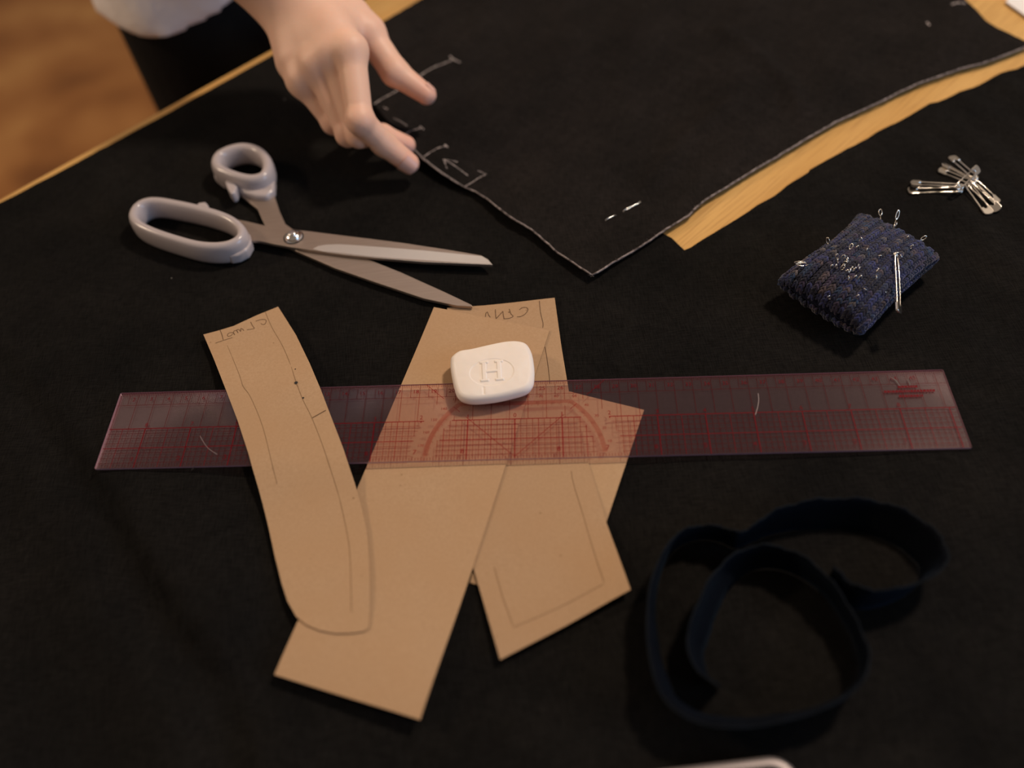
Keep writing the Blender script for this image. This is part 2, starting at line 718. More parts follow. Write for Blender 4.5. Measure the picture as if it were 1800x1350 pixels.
CT = .0009
strip_low = crop([(65, 962), (110, 985), (150, 1025), (172, 1043), (200, 1030), (270, 985), (340, 945), (430, 888), (520, 830), (600, 785), (660, 735), (730, 690), (765, 668), (772, 655), (860, 610),
                  (950, 560), (1050, 508), (1150, 450), (1250, 400), (1310, 370), (1345, 345), (1420, 320), (1550, 268), (1680, 205), (1800, 158)], 1140, 60, 2.727)
bpoly_px = [(-10, 367), (110, 303), (240, 232), (360, 166), (475, 101), (560, 62), (650, 72), (760, 40), (900, -20), (1000, -30), (1080, 200), (1120, 370)] + strip_low + [(1850, 142), (1950, 110)]
bw = [p[:2] for p in w2(bpoly_px, TZ)]
bw += [EN(1.15, -.28), EN(1.15, -.97), EN(-.45, -.97), EN(-.45, -.014)]
bw = densify(bw, .006)
rs = np.random.RandomState(5)
bw = [p + (rs.rand(2) - .5) * .0006 for p in bw]
bc = sheet('black_cloth', bw, lambda v: hb(v) + TZ + .0002, CT, .0065, M['cloth'])
tag(bc, 'large wrinkled black cloth spread over the whole oak table', 'cloth')
Z0 = TZ + .0002 + CT


def zb(v):
    return hb(v) + Z0


# ------------------------------------------------------------------ upper cut piece
right_edge = [(1040, 483), (1057, 475), (1078, 461), (1112, 442), (1142, 423)] + \
    crop([(70, 945), (190, 870), (230, 830), (270, 795), (380, 730), (500, 655), (620, 585), (760, 500), (900, 420), (1000, 375), (1100, 330), (1200, 280), (1300, 235),
          (1400, 200), (1500, 165), (1600, 140), (1700, 105), (1800, 65)], 1140, 60, 2.727) + [(1830, 74)]
top_edge = [(1838, 86), (1820, 82), (1800, 73), (1775, 61), (1751, 50), (1733, 38), (1720, 24), (1708, 11), (1696, 0), (1676, -25), (1600, -70), (1400, -110), (1000, -120), (860, -72), (740, 0), (672, 40), (640, 66), (622, 110), (632, 150)]
left_edge = [(655, 180), (672, 203), (696, 228), (712, 244), (728, 262), (744, 280), (772, 301), (796, 317), (817, 329), (836, 337), (856, 349), (880, 369), (901, 384), (922, 395), (935, 403), (954, 420), (981, 444), (1007, 461)]
lift = {}
up_pts = []
for i, p in enumerate(right_edge):
    l = .0022 + .0022 * math.exp(-((p[0] - 1040) / 40) ** 2)
    up_pts.append((*p, l))
for p in top_edge:
    up_pts.append((*p, .0022 if p[0] > 700 else .005))
for p in left_edge:
    l = .0045 + .005 * math.exp(-((p[0] - 690) / 45) ** 2) + .0012 * math.sin(p[0] / 23.)
    up_pts.append((*p, l))
up3 = densify([at(x, y, l) for x, y, l in up_pts], .004)
rs = np.random.RandomState(6)
up3 = np.array([p + np.r_[(rs.rand(2) - .5) * .0005, 0] for p in up3])
bxy, bz = up3[:, :2], up3[:, 2]
ridge1 = np.array([p[:2] for p in w2([(1270, 60), (1340, 110), (1390, 160), (1400, 200)])])
ridge2 = np.array([p[:2] for p in w2([(1140, 330), (1200, 250), (1280, 190)])])


def zu(v):
    """lower surface of the upper piece"""
    v = np.asarray(v, float)[:, :2]
    out = np.zeros(len(v))
    for s in range(0, len(v), 4000):
        q = v[s:s + 4000]
        d = np.linalg.norm(q[:, None] - bxy[None], axis=2)
        w = 1 / (d ** 3 + 1e-10)
        l = (w * bz[None]).sum(1) / w.sum(1)
        dm = d.min(1)
        out[s:s + 4000] = .0014 + (l - .0014) * np.exp(-(dm / .028))
    inn = smoothstep(0, .02, polydist(v, bxy[::4]))
    wr = .0018 * (vnoise(v, 18, 4.4) + .5) + .0009 * np.sin((v[:, 0] * .85 - v[:, 1] * .5) * 90 + 4 * vnoise(v, 7, 2.2))
    wr = wr + .0030 * np.exp(-(polydist(v, ridge1, False) / .006) ** 2) + .0024 * np.exp(-(polydist(v, ridge2, False) / .008) ** 2)
    return out + inn * np.maximum(wr, 0)


UT = .0008
uc = sheet('fabric_panel', bxy, zu, UT, .005, M['cloth2'])
tag(uc, 'cut black fabric panel with white chalk arrows, lying under the hand', 'fabric')


def zut(v):
    return zu(v) + UT


def on(zf, pts, it=3):
    """pixels -> points on a surface"""
    out = []
    for x, y in pts:
        z = .003
        for _ in range(it):
            p = at(x, y, z)
            z = float(zf(np.array([p[:2]]))[0])
        out.append(at(x, y, z)[:2])
    return out


# pale frayed rim along the cut edges
NR = len(right_edge)
rim_r = [np.array([*p[:2], 0]) for p in w2([], 0)]


def rim(pts_px_l, w):
    p = densify([at(x, y, l + UT) for x, y, l in pts_px_l], .003, False)
    p = np.array(p)
    z = zut(p[:, :2])
    j = np.random.RandomState(2).rand(len(p), 3) - .5
    return np.c_[p[:, :2], z] + j * .0004


ri = [(x, y, l) for x, y, l in up_pts[:NR]]
le = [(x, y, l) for x, y, l in up_pts[NR + len(top_edge) + 2:]] + [up_pts[0]]
tube('frayed_edge', rim(ri, 1), .00062, M['fray'], uc, 6)
tube('frayed_edge', rim(le, 1), .00058, M['fray'], uc, 6)
# loose fibres on the right-hand edge
V, Fc = [], []
rr = rim(ri, 1)
for k in range(260):
    i = rng.randrange(0, int(len(rr) * .55))
    b = rr[i] + np.array([rng.uniform(-.001, .001), rng.uniform(-.001, .001), 0])
    a_ = rng.uniform(0, 6.28)
    l = rng.uniform(.0006, .0016)
    e = b + np.array([math.cos(a_) * l, math.sin(a_) * l, rng.uniform(-.0002, .0009)])
    v_, f_ = tube_data([b, (b + e) / 2 + np.array([0, 0, .0002]), e], .00005, 3)
    o = len(V)
    V += v_
    Fc += [tuple(q + o for q in f) for f in f_]
tag(mobj('loose_fibers', V, Fc, M['fray'], uc), kind='stuff')

# chalk marks (drawn on the fabric)
s5 = lambda p: crop(p, 620, 80, 5.)
ch = [
    ([(190, 515), (260, 470), (370, 410), (480, 350), (570, 285), (640, 235), (720, 190), (800, 160), (870, 130)], 2.1),
    ([(855, 95), (880, 120), (945, 150)], 2.6),
    ([(450, 790), (520, 750), (600, 728)], 1.7), ([(590, 712), (628, 740)], 1.6),
    ([(625, 980), (700, 930), (760, 900), (825, 885)], 1.7), ([(810, 872), (838, 900)], 1.8),
    ([(795, 1005), (860, 1035), (940, 1090), (1015, 1148)], 1.1), ([(800, 1005), (815, 1045), (828, 1082)], 1.2), ([(800, 1003), (860, 1012), (920, 1025)], 1.2),
    ([(990, 1238), (1050, 1205), (1110, 1165), (1175, 1133)], 1.6), ([(1175, 1135), (1140, 1118), (1095, 1102)], 1.1),
    ([(360, 640), (430, 675), (485, 712)], 1.0), ([(270, 545), (310, 562)], 1.8),
    ([(985, 1245), (900, 1190), (780, 1112), (640, 1005), (560, 930), (480, 840)], .7),
]
for pts, wmm in ch:
    q = densify(np.array(on(zut, spline(s5(pts), 4))), .0012, False)
    ribbons('chalk_mark', [(np.array(q), wmm * .001 * .55)], .001, zut, M['chalk'], uc, .00025, .25)
q = densify(np.array(on(zut, [(1672, 8), (1685, 5), (1697, 6)])), .0012, False)
ribbons('chalk_mark', [(np.array(q), .0018)], .001, zut, M['chalk'], uc, .00025, .25)
q = densify(np.array(on(zut, [(1629, 39), (1634, 45)])), .0008, False)
ribbons('chalk_mark', [(np.array(q), .0016)], .001, zut, M['chalk'], uc, .00025, .25)

# straight pin woven through the panel
pa, pb = on(zut, [(1042, 398), (1125, 357)])
pa, pb = np.array(pa), np.array(pb)
pp = []
for t in np.linspace(0, 1, 25):
    xy = pa + (pb - pa) * t
    z = zut(np.array([xy]))[0]
    off = .0006 if (t > .66 or .27 < t < .46) else -.0007
    pp.append((xy[0], xy[1], z + off))
sp_ = empty('straight_pin', (*pa, 0))
tag(sp_, 'silver straight pin woven through the black fabric panel near its corner', 'pin')
tube('shaft', pp, .0003, M['pinsteel'], sp_, 6)
hp = np.array(pp[-1])
bm = bmesh.new()
bmesh.ops.create_uvsphere(bm, u_segments=12, v_segments=8, radius=.0007)
me = bpy.data.meshes.new('pin_head')
bm.to_mesh(me)
bm.free()
me.materials.append(M['pinsteel'])
o = bpy.data.objects.new('pin_head', me)
C.objects.link(o)
o.parent = sp_
o.matrix_parent_inverse = sp_.matrix_world.inverted()
o.location = hp

# ------------------------------------------------------------------ paper patterns
PT = .00045


def dline(a, b):
    return lambda v: ((v - a) @ ((b - a) / np.linalg.norm(b - a)))


def over(zf, clear):
    return lambda v: np.maximum(zf(v), zb(v) + clear)


def paper(name, px, zf, label, z, mk='kraft'):
    poly = densify([p[:2] for p in w2(px, z)], .006)
    o = sheet(name, poly, zf, PT, .007, M[mk], edge=M['kraft_side_shade'])
    tag(o, label, 'paper pattern', 'kraft paper pattern pieces')
    return o


ZD, ZC, ZB = .0003, .0010, .0019


def lifted(base, spots):
    sp = [(np.array(at(*p)[:2]), h, s) for p, h, s in spots]

    def f(v):
        v = np.asarray(v, float)[:, :2]
        z = np.full(len(v), base)
        for c_, h, s in sp:
            z = z + h * np.exp(-(np.linalg.norm(v - c_, axis=1) / s) ** 2)
        return z
    return f


zD = over(lifted(ZD, [((1132, 722), .0008, .02)]), .0002)
zC = over(lifted(ZC, [((1108, 1043), .0035, .035), ((880, 1165), .0030, .035), ((975, 525), .0008, .02)]), .0009)
zB = over(lifted(ZB, [((742, 1275), .0060, .045), ((487, 1193), .0040, .045), ((763, 540), .0006, .02)]), .0016)
D = paper('paper_pattern', [(930, 668), (1001, 688), (1132, 722), (1065, 920), (1012, 1078), (826, 1024)], zD,
          'lowest kraft paper strip of the pile, its corner pointing right beneath the ruler', ZD + PT, 'kraft_d')
Cc = paper('paper_pattern', [(786, 541), (850, 537), (975, 525), (987, 610), (1000, 688), (1030, 800), (1065, 918), (1108, 1042), (994, 1104), (880, 1164), (832, 998), (805, 800)], zC,
           'kraft paper pattern with pencilled letters at its top edge, ending in the right-hand tail', ZC + PT, 'kraft_c')
Bp = paper('paper_pattern', [(763, 541), (785, 545), (866, 560), (966, 581), (898, 790), (830, 1002), (742, 1273), (615, 1233), (487, 1192), (556, 1026), (627, 861), (695, 700)], zB,
           'long straight kraft paper strip lying under the soap, its tail reaching lowest', ZB + PT)

# curved strip on top of the ruler
RZ0 = ZB + PT + .0003
a_left = [(357, 587), (378, 636), (400, 690), (421, 745), (440, 803), (456, 862), (470, 920), (482, 975), (495, 1025), (506, 1058), (522, 1086)]
a_bot = [(541, 1101), (565, 1111), (592, 1116), (622, 1115), (643, 1111), (650, 1104)]
a_right = [(651, 1060), (650, 1000), (645, 935), (636, 893), (624, 850), (605, 792), (585, 740), (566, 690), (545, 640), (520, 588), (488, 537)]
a_px = a_left + a_bot + a_right + [(450, 553), (410, 572), (380, 581)]
axm = np.array(at(470, 760)[:2])


def zA(v):
    v = np.asarray(v, float)[:, :2]
    y = v[:, 1]
    y1, y2 = at(440, 600)[1], at(480, 760)[1]
    z = .0026 + .0021 * smoothstep(at(430, 590)[1], at(450, 680)[1], y)
    # over the ruler: follow its top
    z = .0017 + .0055 * np.exp(-((y - at(480, 755)[1]) / .055) ** 2) + .0034 * np.exp(-((y - at(600, 1110)[1]) / .040) ** 2)
    z = z + .0012 * np.exp(-((y - at(430, 570)[1]) / .02) ** 2)
    z = z + .0004
    # rest on the ruler
    c5, s5_ = math.cos(math.radians(-5.47)), math.sin(math.radians(-5.47))
    dx, dy = v[:, 0] - .0036, v[:, 1] - .2746
    xl, yl = dx * c5 + dy * s5_, -dx * s5_ + dy * c5
    zr = RZ0 + .0018 + .0010 - xl * math.sin(.0125) + .0007
    z = np.maximum(z, zr - .16 * np.clip(np.abs(yl) - .0275, 0, 1))
    return np.maximum(np.maximum(z, zb(v) + .0006), zB(v) + PT + .0004)


A = paper('paper_pattern', a_px, zA, 'curved kraft paper strip with rounded end lying across the left part of the ruler', .005)


def pencil(parent, zf, top, lines, w, m, name):
    ls = []
    for ln in lines:
        q = on(lambda v: zf(v) + top, spline(ln, 4))
        ls.append(np.array(densify(q, .002, False)))
    return ribbons(name, ls, w, lambda v: zf(v) + top, m, parent, .00012)


s2 = lambda p: crop(p, 340, 520, 2.176)
s7 = lambda p: crop(p, 350, 520, 7.5)
pencil(A, zA, PT, [s2([(275, 62), (300, 120), (340, 190), (370, 260), (393, 330), (420, 400), (450, 460), (490, 560), (530, 680), (560, 780), (590, 920), (600, 1010), (605, 1210)])], .00028, M['faint'], 'seam_line')
pencil(A, zA, PT, [s2([(130, 190), (175, 300), (190, 345), (220, 390), (265, 500), (300, 640), (320, 720)])], .00022, M['faint'], 'seam_line')
pencil(A, zA, PT, [s7([(745, 335), (800, 318), (860, 312), (885, 330), (870, 370), (840, 380), (815, 365)]),
                   s7([(680, 345), (705, 395), (728, 430), (690, 440), (630, 450)]),
                   s7([(590, 462), (575, 440), (550, 432), (552, 455), (545, 470), (525, 445), (498, 450), (505, 475), (515, 488), (490, 458), (455, 472), (462, 505), (472, 518), (445, 488), (400, 490), (372, 515), (388, 537), (425, 522), (440, 505)]),
                   s7([(275, 450), (300, 510), (318, 580)]),
                   s7([(215, 625), (318, 590), (440, 551)])], .00032, M['pencil'], 'pencil_lettering')
pencil(A, zA, PT, [s2([(455, 467), (507, 438)])], .0005, M['pencil'], 'notch_mark')


def dot(px, r, parent, zf, m):
    c_ = on(zf, [px])[0]
    V = [(c_[0] + r * math.cos(t) * (1 + .25 * math.sin(3 * t)), c_[1] + r * math.sin(t), float(zf(np.array([c_]))[0]) + .0002) for t in np.linspace(0, 6.283, 11)[:-1]]
    return mobj('ink_dot', V, [tuple(range(10))], m, parent)


M['inkdot'] = mat('black_ink', (.012, .01, .01), .6)
for q, r_ in (((393, 333), .0010), ((420, 391), .0006), ((390, 281), .0004)):
    dot(s2([q])[0], r_, A, lambda v: zA(v) + PT, M['inkdot'])
s6 = lambda p: crop(p, 750, 510, 6.923)
pencil(Cc, zC, PT, [s6([(1372, 130), (1385, 270), (1415, 400), (1412, 460)]), s6([(1440, 690), (1470, 870), (1490, 1030), (1500, 1140)])], .00035, M['pencil'], 'seam_line')
pencil(Cc, zC, PT, [s6([(1128, 240), (1160, 217), (1210, 212), (1232, 240), (1200, 290), (1150, 320), (1100, 325)]),
                    s6([(1005, 230), (1025, 290), (1052, 320), (1000, 345), (935, 350)]),
                    s6([(990, 268), (1015, 272)]),
                    s6([(836, 236), (838, 290), (845, 348)]), s6([(846, 348), (890, 300), (928, 258)]), s6([(928, 258), (932, 300), (942, 348)]),
                    s6([(715, 325), (722, 280), (740, 266)]), s6([(740, 266), (755, 305), (775, 332)])], .0004, M['pencil'], 'pencil_lettering')
s8 = lambda p: crop(p, 480, 850, 2.727)
pencil(Cc, zC, PT, [s8([(1430, -60), (1440, 0), (1480, 130), (1530, 300), (1585, 470)]), s8([(1060, 400), (1100, 540), (1150, 680)]), s8([(1150, 690), (1380, 590), (1585, 480)])], .0003, M['faint'], 'seam_line')

# ------------------------------------------------------------------ ruler
RL, RB, RT = .4572, .0508, .0010
rul = empty('grid_ruler', (.0036, .2746, 0))
tag(rul, 'transparent violet plastic ruler printed with a red grid, lying across the paper patterns', 'ruler')
tilt = .0125
rm = Matrix.Translation((.0036, .2746, RZ0 + .0018)) @ Matrix.Rotation(math.radians(-5.47), 4, 'Z') @ Matrix.Rotation(tilt, 4, 'Y')
rul.matrix_world = rm


def rlocal(name, V, Fc, m, parent=rul):
    me = bpy.data.meshes.new(name)
    me.from_pydata([tuple(map(float, v)) for v in V], [], Fc)
    me.materials.append(m)
    o = bpy.data.objects.new(name, me)
    C.objects.link(o)
    o.parent = parent
    return o


def rrect(w, h, r, n=3):
    out = []
    for cx, cy, a0 in ((w / 2 - r, h / 2 - r, 0), (-w / 2 + r, h / 2 - r, 90), (-w / 2 + r, -h / 2 + r, 180), (w / 2 - r, -h / 2 + r, 270)):
        for k in range(n + 1):
            a_ = math.radians(a0 + 90 * k / n)
            out.append((cx + r * math.cos(a_), cy + r * math.sin(a_)))
    return out


pl = rrect(RL, RB, .0008)
n_ = len(pl)
body = rlocal('clear_body', [(x, y, RT) for x, y in pl] + [(x, y, 0) for x, y in pl],
              [tuple(range(n_)), tuple(range(n_, 2 * n_))[::-1]], M['ruler'])
rlocal('polished_edge', [(x, y, RT) for x, y in pl] + [(x, y, 0) for x, y in pl], [(i, i + n_, (i + 1) % n_ + n_, (i + 1) % n_) for i in range(n_)], M['rim'])

lines = {'ink': [], 'ink2': [], 'ink3': []}


def seg(k, x0, y0, x1, y1, w):
    d = math.hypot(x1 - x0, y1 - y0)
    nx, ny = -(y1 - y0) / d * w / 2, (x1 - x0) / d * w / 2
    lines[k].append(((x0 + nx, y0 + ny), (x0 - nx, y0 - ny), (x1 - nx, y1 - ny), (x1 + nx, y1 + ny)))


IN = .0254
X0 = -.0042          # zero of the inch scale
yb, yt = -RB / 2, RB / 2
hx = RL / 2
R_arc = .0485
ARC_TOP = .0372
gap_r0, gap_r1 = R_arc - .0055, R_arc + .0075


def arc_gap(x, y):
    """print is left free around the protractor band"""
    rr_ = math.hypot(x - X0, y - yb)
    return gap_r0 < rr_ < gap_r1 and y - yb < ARC_TOP


def hline(k, y, w):
    xs = np.linspace(-hx + .001, hx - .001, 458)
    run = None
    for x in xs:
        ok = not arc_gap(x, y)
        if ok and run is None:
            run = x
        if (not ok or x == xs[-1]) and run is not None:
            seg(k, run, y, x, y, w)
            run = None


def vline(k, x, y0, y1, w):
    ys = np.linspace(y0, y1, 26)
    run = None
    for y in ys:
        ok = not arc_gap(x, y)
        if ok and run is None:
            run = y
        if (not ok or y == ys[-1]) and run is not None and y > run:
            seg(k, x, run, x, y, w)
            run = None


mid = yb + IN
hline('ink', mid, .00055)
hline('ink', yb + IN / 2, .0005)
for k in (1, 2, 3, 5, 6, 7):
    hline('ink2', yb + IN * k / 8, .00028)
hline('ink2', yt - .0092, .00026)
i = -75
for i in range(-80, 81):
    x = X0 + i * IN / 8
    if abs(x) > hx - .0015:
        continue
    if i % 8 == 0:
        vline('ink', x, yb + .0002, mid, .0006)
    elif i % 4 == 0:
        vline('ink', x, yb + .0002, mid, .00034)
    else:
        vline('ink2', x, yb + .0012, mid, .00028)
for i in range(-160, 161):
    x = X0 + i * IN / 16
    if abs(x) < hx - .001:
        seg('ink2', x, yb + .0003, x, yb + .0022, .00025)
CM0 = -hx - .0085
for k in range(1, 47 * 10):
    x = CM0 + k * .001
    if abs(x) > hx - .001:
        continue
    seg('ink2', x, yt - .0003, x, yt - (.0034 if k % 5 == 0 else .0026), .00026)
for k in range(1, 47):
    x = CM0 + k * .01
    if abs(x) < hx - .001:
        vline('ink2', x, mid if abs(x - X0) > .06 else mid, yt - .0003, .00028)
    x += .005
    if abs(x) < hx - .001:
        seg('ink2', x, yt - .0092, x, yt - .0003, .00024)
# protractor: fine tick band with a flat top, and the two 45 degree lines
for dg in np.arange(4, 176.2, .5):
    a_ = math.radians(dg)
    ro = R_arc
    if math.sin(a_) * R_arc > ARC_TOP:
        ro = ARC_TOP / math.sin(a_)
    c_, s_ = math.cos(a_), math.sin(a_)
    ri_ = ro - (.0036 if dg % 5 == 0 else .0026)
    seg('ink3', X0 + c_ * ri_, yb + s_ * ri_, X0 + c_ * ro, yb + s_ * ro, .00028)
for sg in (-1, 1):
    seg('ink', X0, yb + .0015, X0 + sg * .0265, yb + .0275, .00032)
    seg('ink', X0 + sg * .030, yb + .031, X0 + sg * .0335, yb + .0345, .0003)
    seg('ink', X0 + sg * .0390, yb + .040, X0 + sg * .0495, yb + .0503, .0003)
for k, nm in (('ink', 'bold_grid_lines'), ('ink2', 'fine_grid_lines'), ('ink3', 'protractor_scale')):
    V, Fc = [], []
    for q in lines[k]:
        b = len(V)
        V += [(x, y, RT + {'ink': .00006, 'ink2': .00003, 'ink3': .00005}[k]) for x, y in q]
        Fc.append((b, b + 1, b + 2, b + 3))
    tag(rlocal(nm, V, Fc, M[k]), kind='stuff')


def text_mesh(s, size, x, y, rz=0, align='CENTER'):
    cu_ = bpy.data.curves.new('t', 'FONT')
    cu_.body = s
    cu_.size = size
    cu_.align_x = align
    cu_.resolution_u = 2
    ob = bpy.data.objects.new('t', cu_)
    me = ob.to_mesh()
    mt = Matrix.Translation((x, y, 0)) @ Matrix.Rotation(rz, 4, 'Z')
    V = [(mt @ v.co)[:2] for v in me.vertices]
    Fc = [tuple(p.vertices) for p in me.polygons]
    ob.to_mesh_clear()
    bpy.data.objects.remove(ob)
    bpy.data.curves.remove(cu_)
    return V, Fc


TV, TF = [], []


def addtext(*a_, **k):
    v_, f_ = text_mesh(*a_, **k)
    b = len(TV)
    TV.extend((p[0], p[1], RT + .00007) for p in v_)
    TF.extend(tuple(i_ + b for i_ in f) for f in f_)


for k in range(2, 46):
    addtext(str(k), .0036, CM0 + k * .01 - .0022, yt - .0064)
for k in range(-8, 9):
    x = X0 + k * IN
    if abs(x) < hx - .004:
        addtext(str(abs(k)), .0038, x, mid + .0012)
    if abs(x) < hx - .006 and k != 0:
        addtext(str(9 - abs(k)), .0042, x - .0022, yb + .0042)
for dg in range(10, 180, 10):
    if dg == 90:
        continue
    a_ = math.radians(dg)
    ro = min(R_arc, ARC_TOP / max(math.sin(a_), 1e-3)) + .0022
    addtext(str(dg), .0024, X0 + math.cos(a_) * ro, yb + math.sin(a_) * ro)
for j, (w_, yy) in enumerate(((.010, -.0118), (.026, -.0148), (.012, -.0180))):   # worn, unreadable small print
    xx = hx - .022 - w_ / 2
    while xx < hx - .022 + w_ / 2:
        l = rng.uniform(.0007, .0016)
        b = len(TV)
        TV.extend([(xx, yt + yy, RT + .00007), (xx + l, yt + yy, RT + .00007), (xx + l, yt + yy + .0015, RT + .00007), (xx, yt + yy + .0015, RT + .00007)])
        TF.append((b, b + 1, b + 2, b + 3))
        xx += l + .0003
rlocal('printed_numbers', TV, TF, M['ink'])
M['scratch'] = mat('white_scratch', (.22, .17, .17), .5)
M['penmark'] = mat('black_pen_mark', (.012, .008, .01), .5)


def rpx(pts):
    inv = rm.inverted()
    return [tuple((inv @ Vector(at(x, y, RZ0 + .002)))[:2]) for x, y in pts]


for pts, w_, mm in (([(355, 772), (362, 784), (370, 794), (385, 804)], .00025, 'scratch'), ([(1333, 690), (1334, 702), (1332, 715), (1328, 728)], .00035, 'scratch'),
                    ([(1568, 660), (1577, 666), (1583, 675)], .0006, 'penmark'), ([(1597, 663), (1602, 673)], .0005, 'penmark'), ([(340, 832), (350, 820)], .0003, 'penmark')):
    q = rpx(spline(pts, 4))
    V, Fc = [], []
    for i in range(len(q)):
        a_, b_ = q[max(i - 1, 0)], q[min(i + 1, len(q) - 1)]
        d = math.hypot(b_[0] - a_[0], b_[1] - a_[1])
        nx, ny = -(b_[1] - a_[1]) / d * w_ / 2, (b_[0] - a_[0]) / d * w_ / 2
        V += [(q[i][0] + nx, q[i][1] + ny, RT + .00009), (q[i][0] - nx, q[i][1] - ny, RT + .00009)]
    Fc = [(2 * i, 2 * i + 1, 2 * i + 3, 2 * i + 2) for i in range(len(q) - 1)]
    rlocal('scratch_mark' if mm == 'scratch' else 'pen_mark', V, Fc, M[mm])

# ------------------------------------------------------------------ soap / tailor's chalk
SZ = RZ0 + .0030
s_out = spline(w2(crop([(310, 380), (420, 295), (620, 260), (900, 195), (1180, 140), (1380, 135), (1500, 180), (1575, 310), (1612, 520), (1615, 680), (1590, 820), (1500, 910), (1300, 975), (1000, 1040),
                        (700, 1072), (520, 1058), (410, 1000), (350, 850), (300, 600), (292, 450)], 760, 590, 9.0), SZ + .004), 6, True)
s_out = np.array([p[:2] for p in s_out])
scen = s_out.mean(0)
hu = np.array(at(880, 652, SZ)[:2]) - np.array(at(840, 655.5, SZ)[:2])
hu /= np.linalg.norm(hu)
hv = np.array([-hu[1], hu[0]])
hc = np.array(at(864.5, 654, SZ + .008)[:2])
K = (math.hypot(*(np.array(at(880, 652, SZ)[:2]) - np.array(at(840, 655.5, SZ)[:2])))) / 40.15   # metres per pixel here


def soap_top(p):
    """fine relief of the pressed face"""
    q = (p - hc) / K / 6.4          # units ~ half letter height
    x, y = q @ hu, (q @ hv) * .80
    e = (x / 5.9) ** 2 + ((y + .3) / 3.6) ** 2
    z = -.00035 * smoothstep(1.06, .97, e)

    def bar(cx, cy, wx, wy, s=.12):
        return smoothstep(wx + s, wx - s, np.abs(x - cx)) * smoothstep(wy + s, wy - s, np.abs(y - cy))
    hh = np.maximum.reduce([bar(-2.0, 0, .55, 2.6), bar(2.0, 0, .55, 2.6), bar(-2.0, 2.45, 1.1, .28), bar(-2.0, -2.45, 1.1, .28), bar(2.0, 2.45, 1.1, .28), bar(2.0, -2.45, 1.1, .28), bar(0, -.1, 1.6, .3)])
    z = z + .0007 * hh
    z = z - .0004 * np.exp(-(((x + 2.4) / .28) ** 2)) * smoothstep(-3.9, -4.3, y) * smoothstep(-7.6, -6.6, y)
    return z


rings = []
NS = len(s_out)
prof = [(.80, 0), (.90, .0004), (.965, .0018), (1.0, .0042), (1.0, .0052), (.985, .0066), (.95, .0077), (.90, .0084)]
V, Fc = [], []
for s_, z in prof:
    for p in s_out:
        V.append((*(scen + (p - scen) * s_), SZ + z))
for i in range(len(prof) - 1):
    for k in range(NS):
        l = (k + 1) % NS
        Fc.append((i * NS + k, i * NS + l, (i + 1) * NS + l, (i + 1) * NS + k))
Fc.append(tuple(range(NS))[::-1])
# dense top face by CDT
ringp = np.array([scen + (p - scen) * .90 for p in s_out])
lo, hi = ringp.min(0), ringp.max(0)
g = np.stack(np.meshgrid(np.arange(lo[0], hi[0], .00022), np.arange(lo[1], hi[1], .00022)), -1).reshape(-1, 2)
g = g[inpoly(g, ringp)]
g = g[polydist(g, ringp) > .00018]
pts = np.concatenate([ringp, g])
res = delaunay_2d_cdt([Vector(p) for p in pts], [(i, (i + 1) % NS) for i in range(NS)], [], 1, 1e-8)
vs = np.array([(v.x, v.y) for v in res[0]])
dd = polydist(vs, ringp)
zt = .0084 + .0010 * (1 - np.exp(-dd / .005)) + soap_top(vs) * smoothstep(0, .001, dd) + .00012 * vnoise(vs, 260, 2.) * smoothstep(0, .001, dd)
base = len(V)
V += [(*p, SZ + z) for p, z in zip(vs, zt)]
Fc += [tuple(int(i) + base for i in f) for f in res[2]]
so = mobj('tailor_soap', V, Fc, M['soap'], None, True)
bm = bmesh.new()
bm.from_mesh(so.data)
bmesh.ops.remove_doubles(bm, verts=bm.verts, dist=2e-6)
bmesh.ops.recalc_face_normals(bm, faces=bm.faces)
bm.to_mesh(so.data)
bm.free()
tag(so, "white rounded bar of tailor's soap embossed with the letter H", 'soap')

# ------------------------------------------------------------------ scissors
c2 = lambda p: crop(p, 200, 230, 2.5714)
sc = empty('scissors', (*at(516, 416)[:2], Z0))
tag(sc, "open tailor's scissors with grey plastic loops, left of the hand", 'scissors')
b1z = .0066
bl1 = c2([(540, 397), (600, 408), (680, 427), (790, 443), (900, 455), (1000, 468), (1150, 486), (1300, 505), (1500, 535), (1660, 562), (1692, 580), (1712, 605), (1600, 600), (1400, 592), (1200, 575), (1050, 560), (900, 540), (800, 525), (720, 510), (660, 497), (600, 495), (575, 490)])
b1 = prism('blade', [p[:2] for p in w2(bl1, b1z)], b1z - .0022, b1z, M['steel'], sc, .0003)
b1['label'] = 'upper blade with a bright ground edge'
bev = c2([(900, 534), (925, 521), (960, 515), (1020, 513), (1100, 518), (1250, 529), (1400, 541), (1550, 556), (1664, 567), (1690, 583), (1712, 605), (1600, 600), (1400, 592), (1200, 575), (1050, 560), (960, 548)])
bp = [p[:2] for p in w2(bev, b1z)]
nb_ = len(bp)
lowi = set(range(10, 16))
o = mobj('ground_edge', [(p[0], p[1], b1z + (.00012 if i not in lowi else -.00002)) for i, p in enumerate(bp)] + [(p[0], p[1], b1z - .0006) for p in bp],
         [tuple(range(nb_))] + [(i, i + nb_, (i + 1) % nb_ + nb_, (i + 1) % nb_) for i in range(nb_)], M['bevel'], b1)
recalc(o)
b2z = .0042
bl2 = c2([(560, 280), (650, 352), (668, 395), (690, 440), (740, 500), (830, 545), (1000, 620), (1200, 690), (1400, 757), (1550, 790), (1620, 794), (1618, 786), (1500, 730), (1300, 640), (1180, 592), (1080, 555), (900, 480), (810, 445), (775, 420), (748, 360), (722, 280)])
b2 = prism('blade', [p[:2] for p in w2(bl2, b2z)], b2z - .0022, b2z, M['steel'], sc, .0003)
b2['label'] = 'lower blade pointing at the papers'

# pivot screw: washer, dome and slot
pv = np.array(at(516, 417, b1z)[:2])


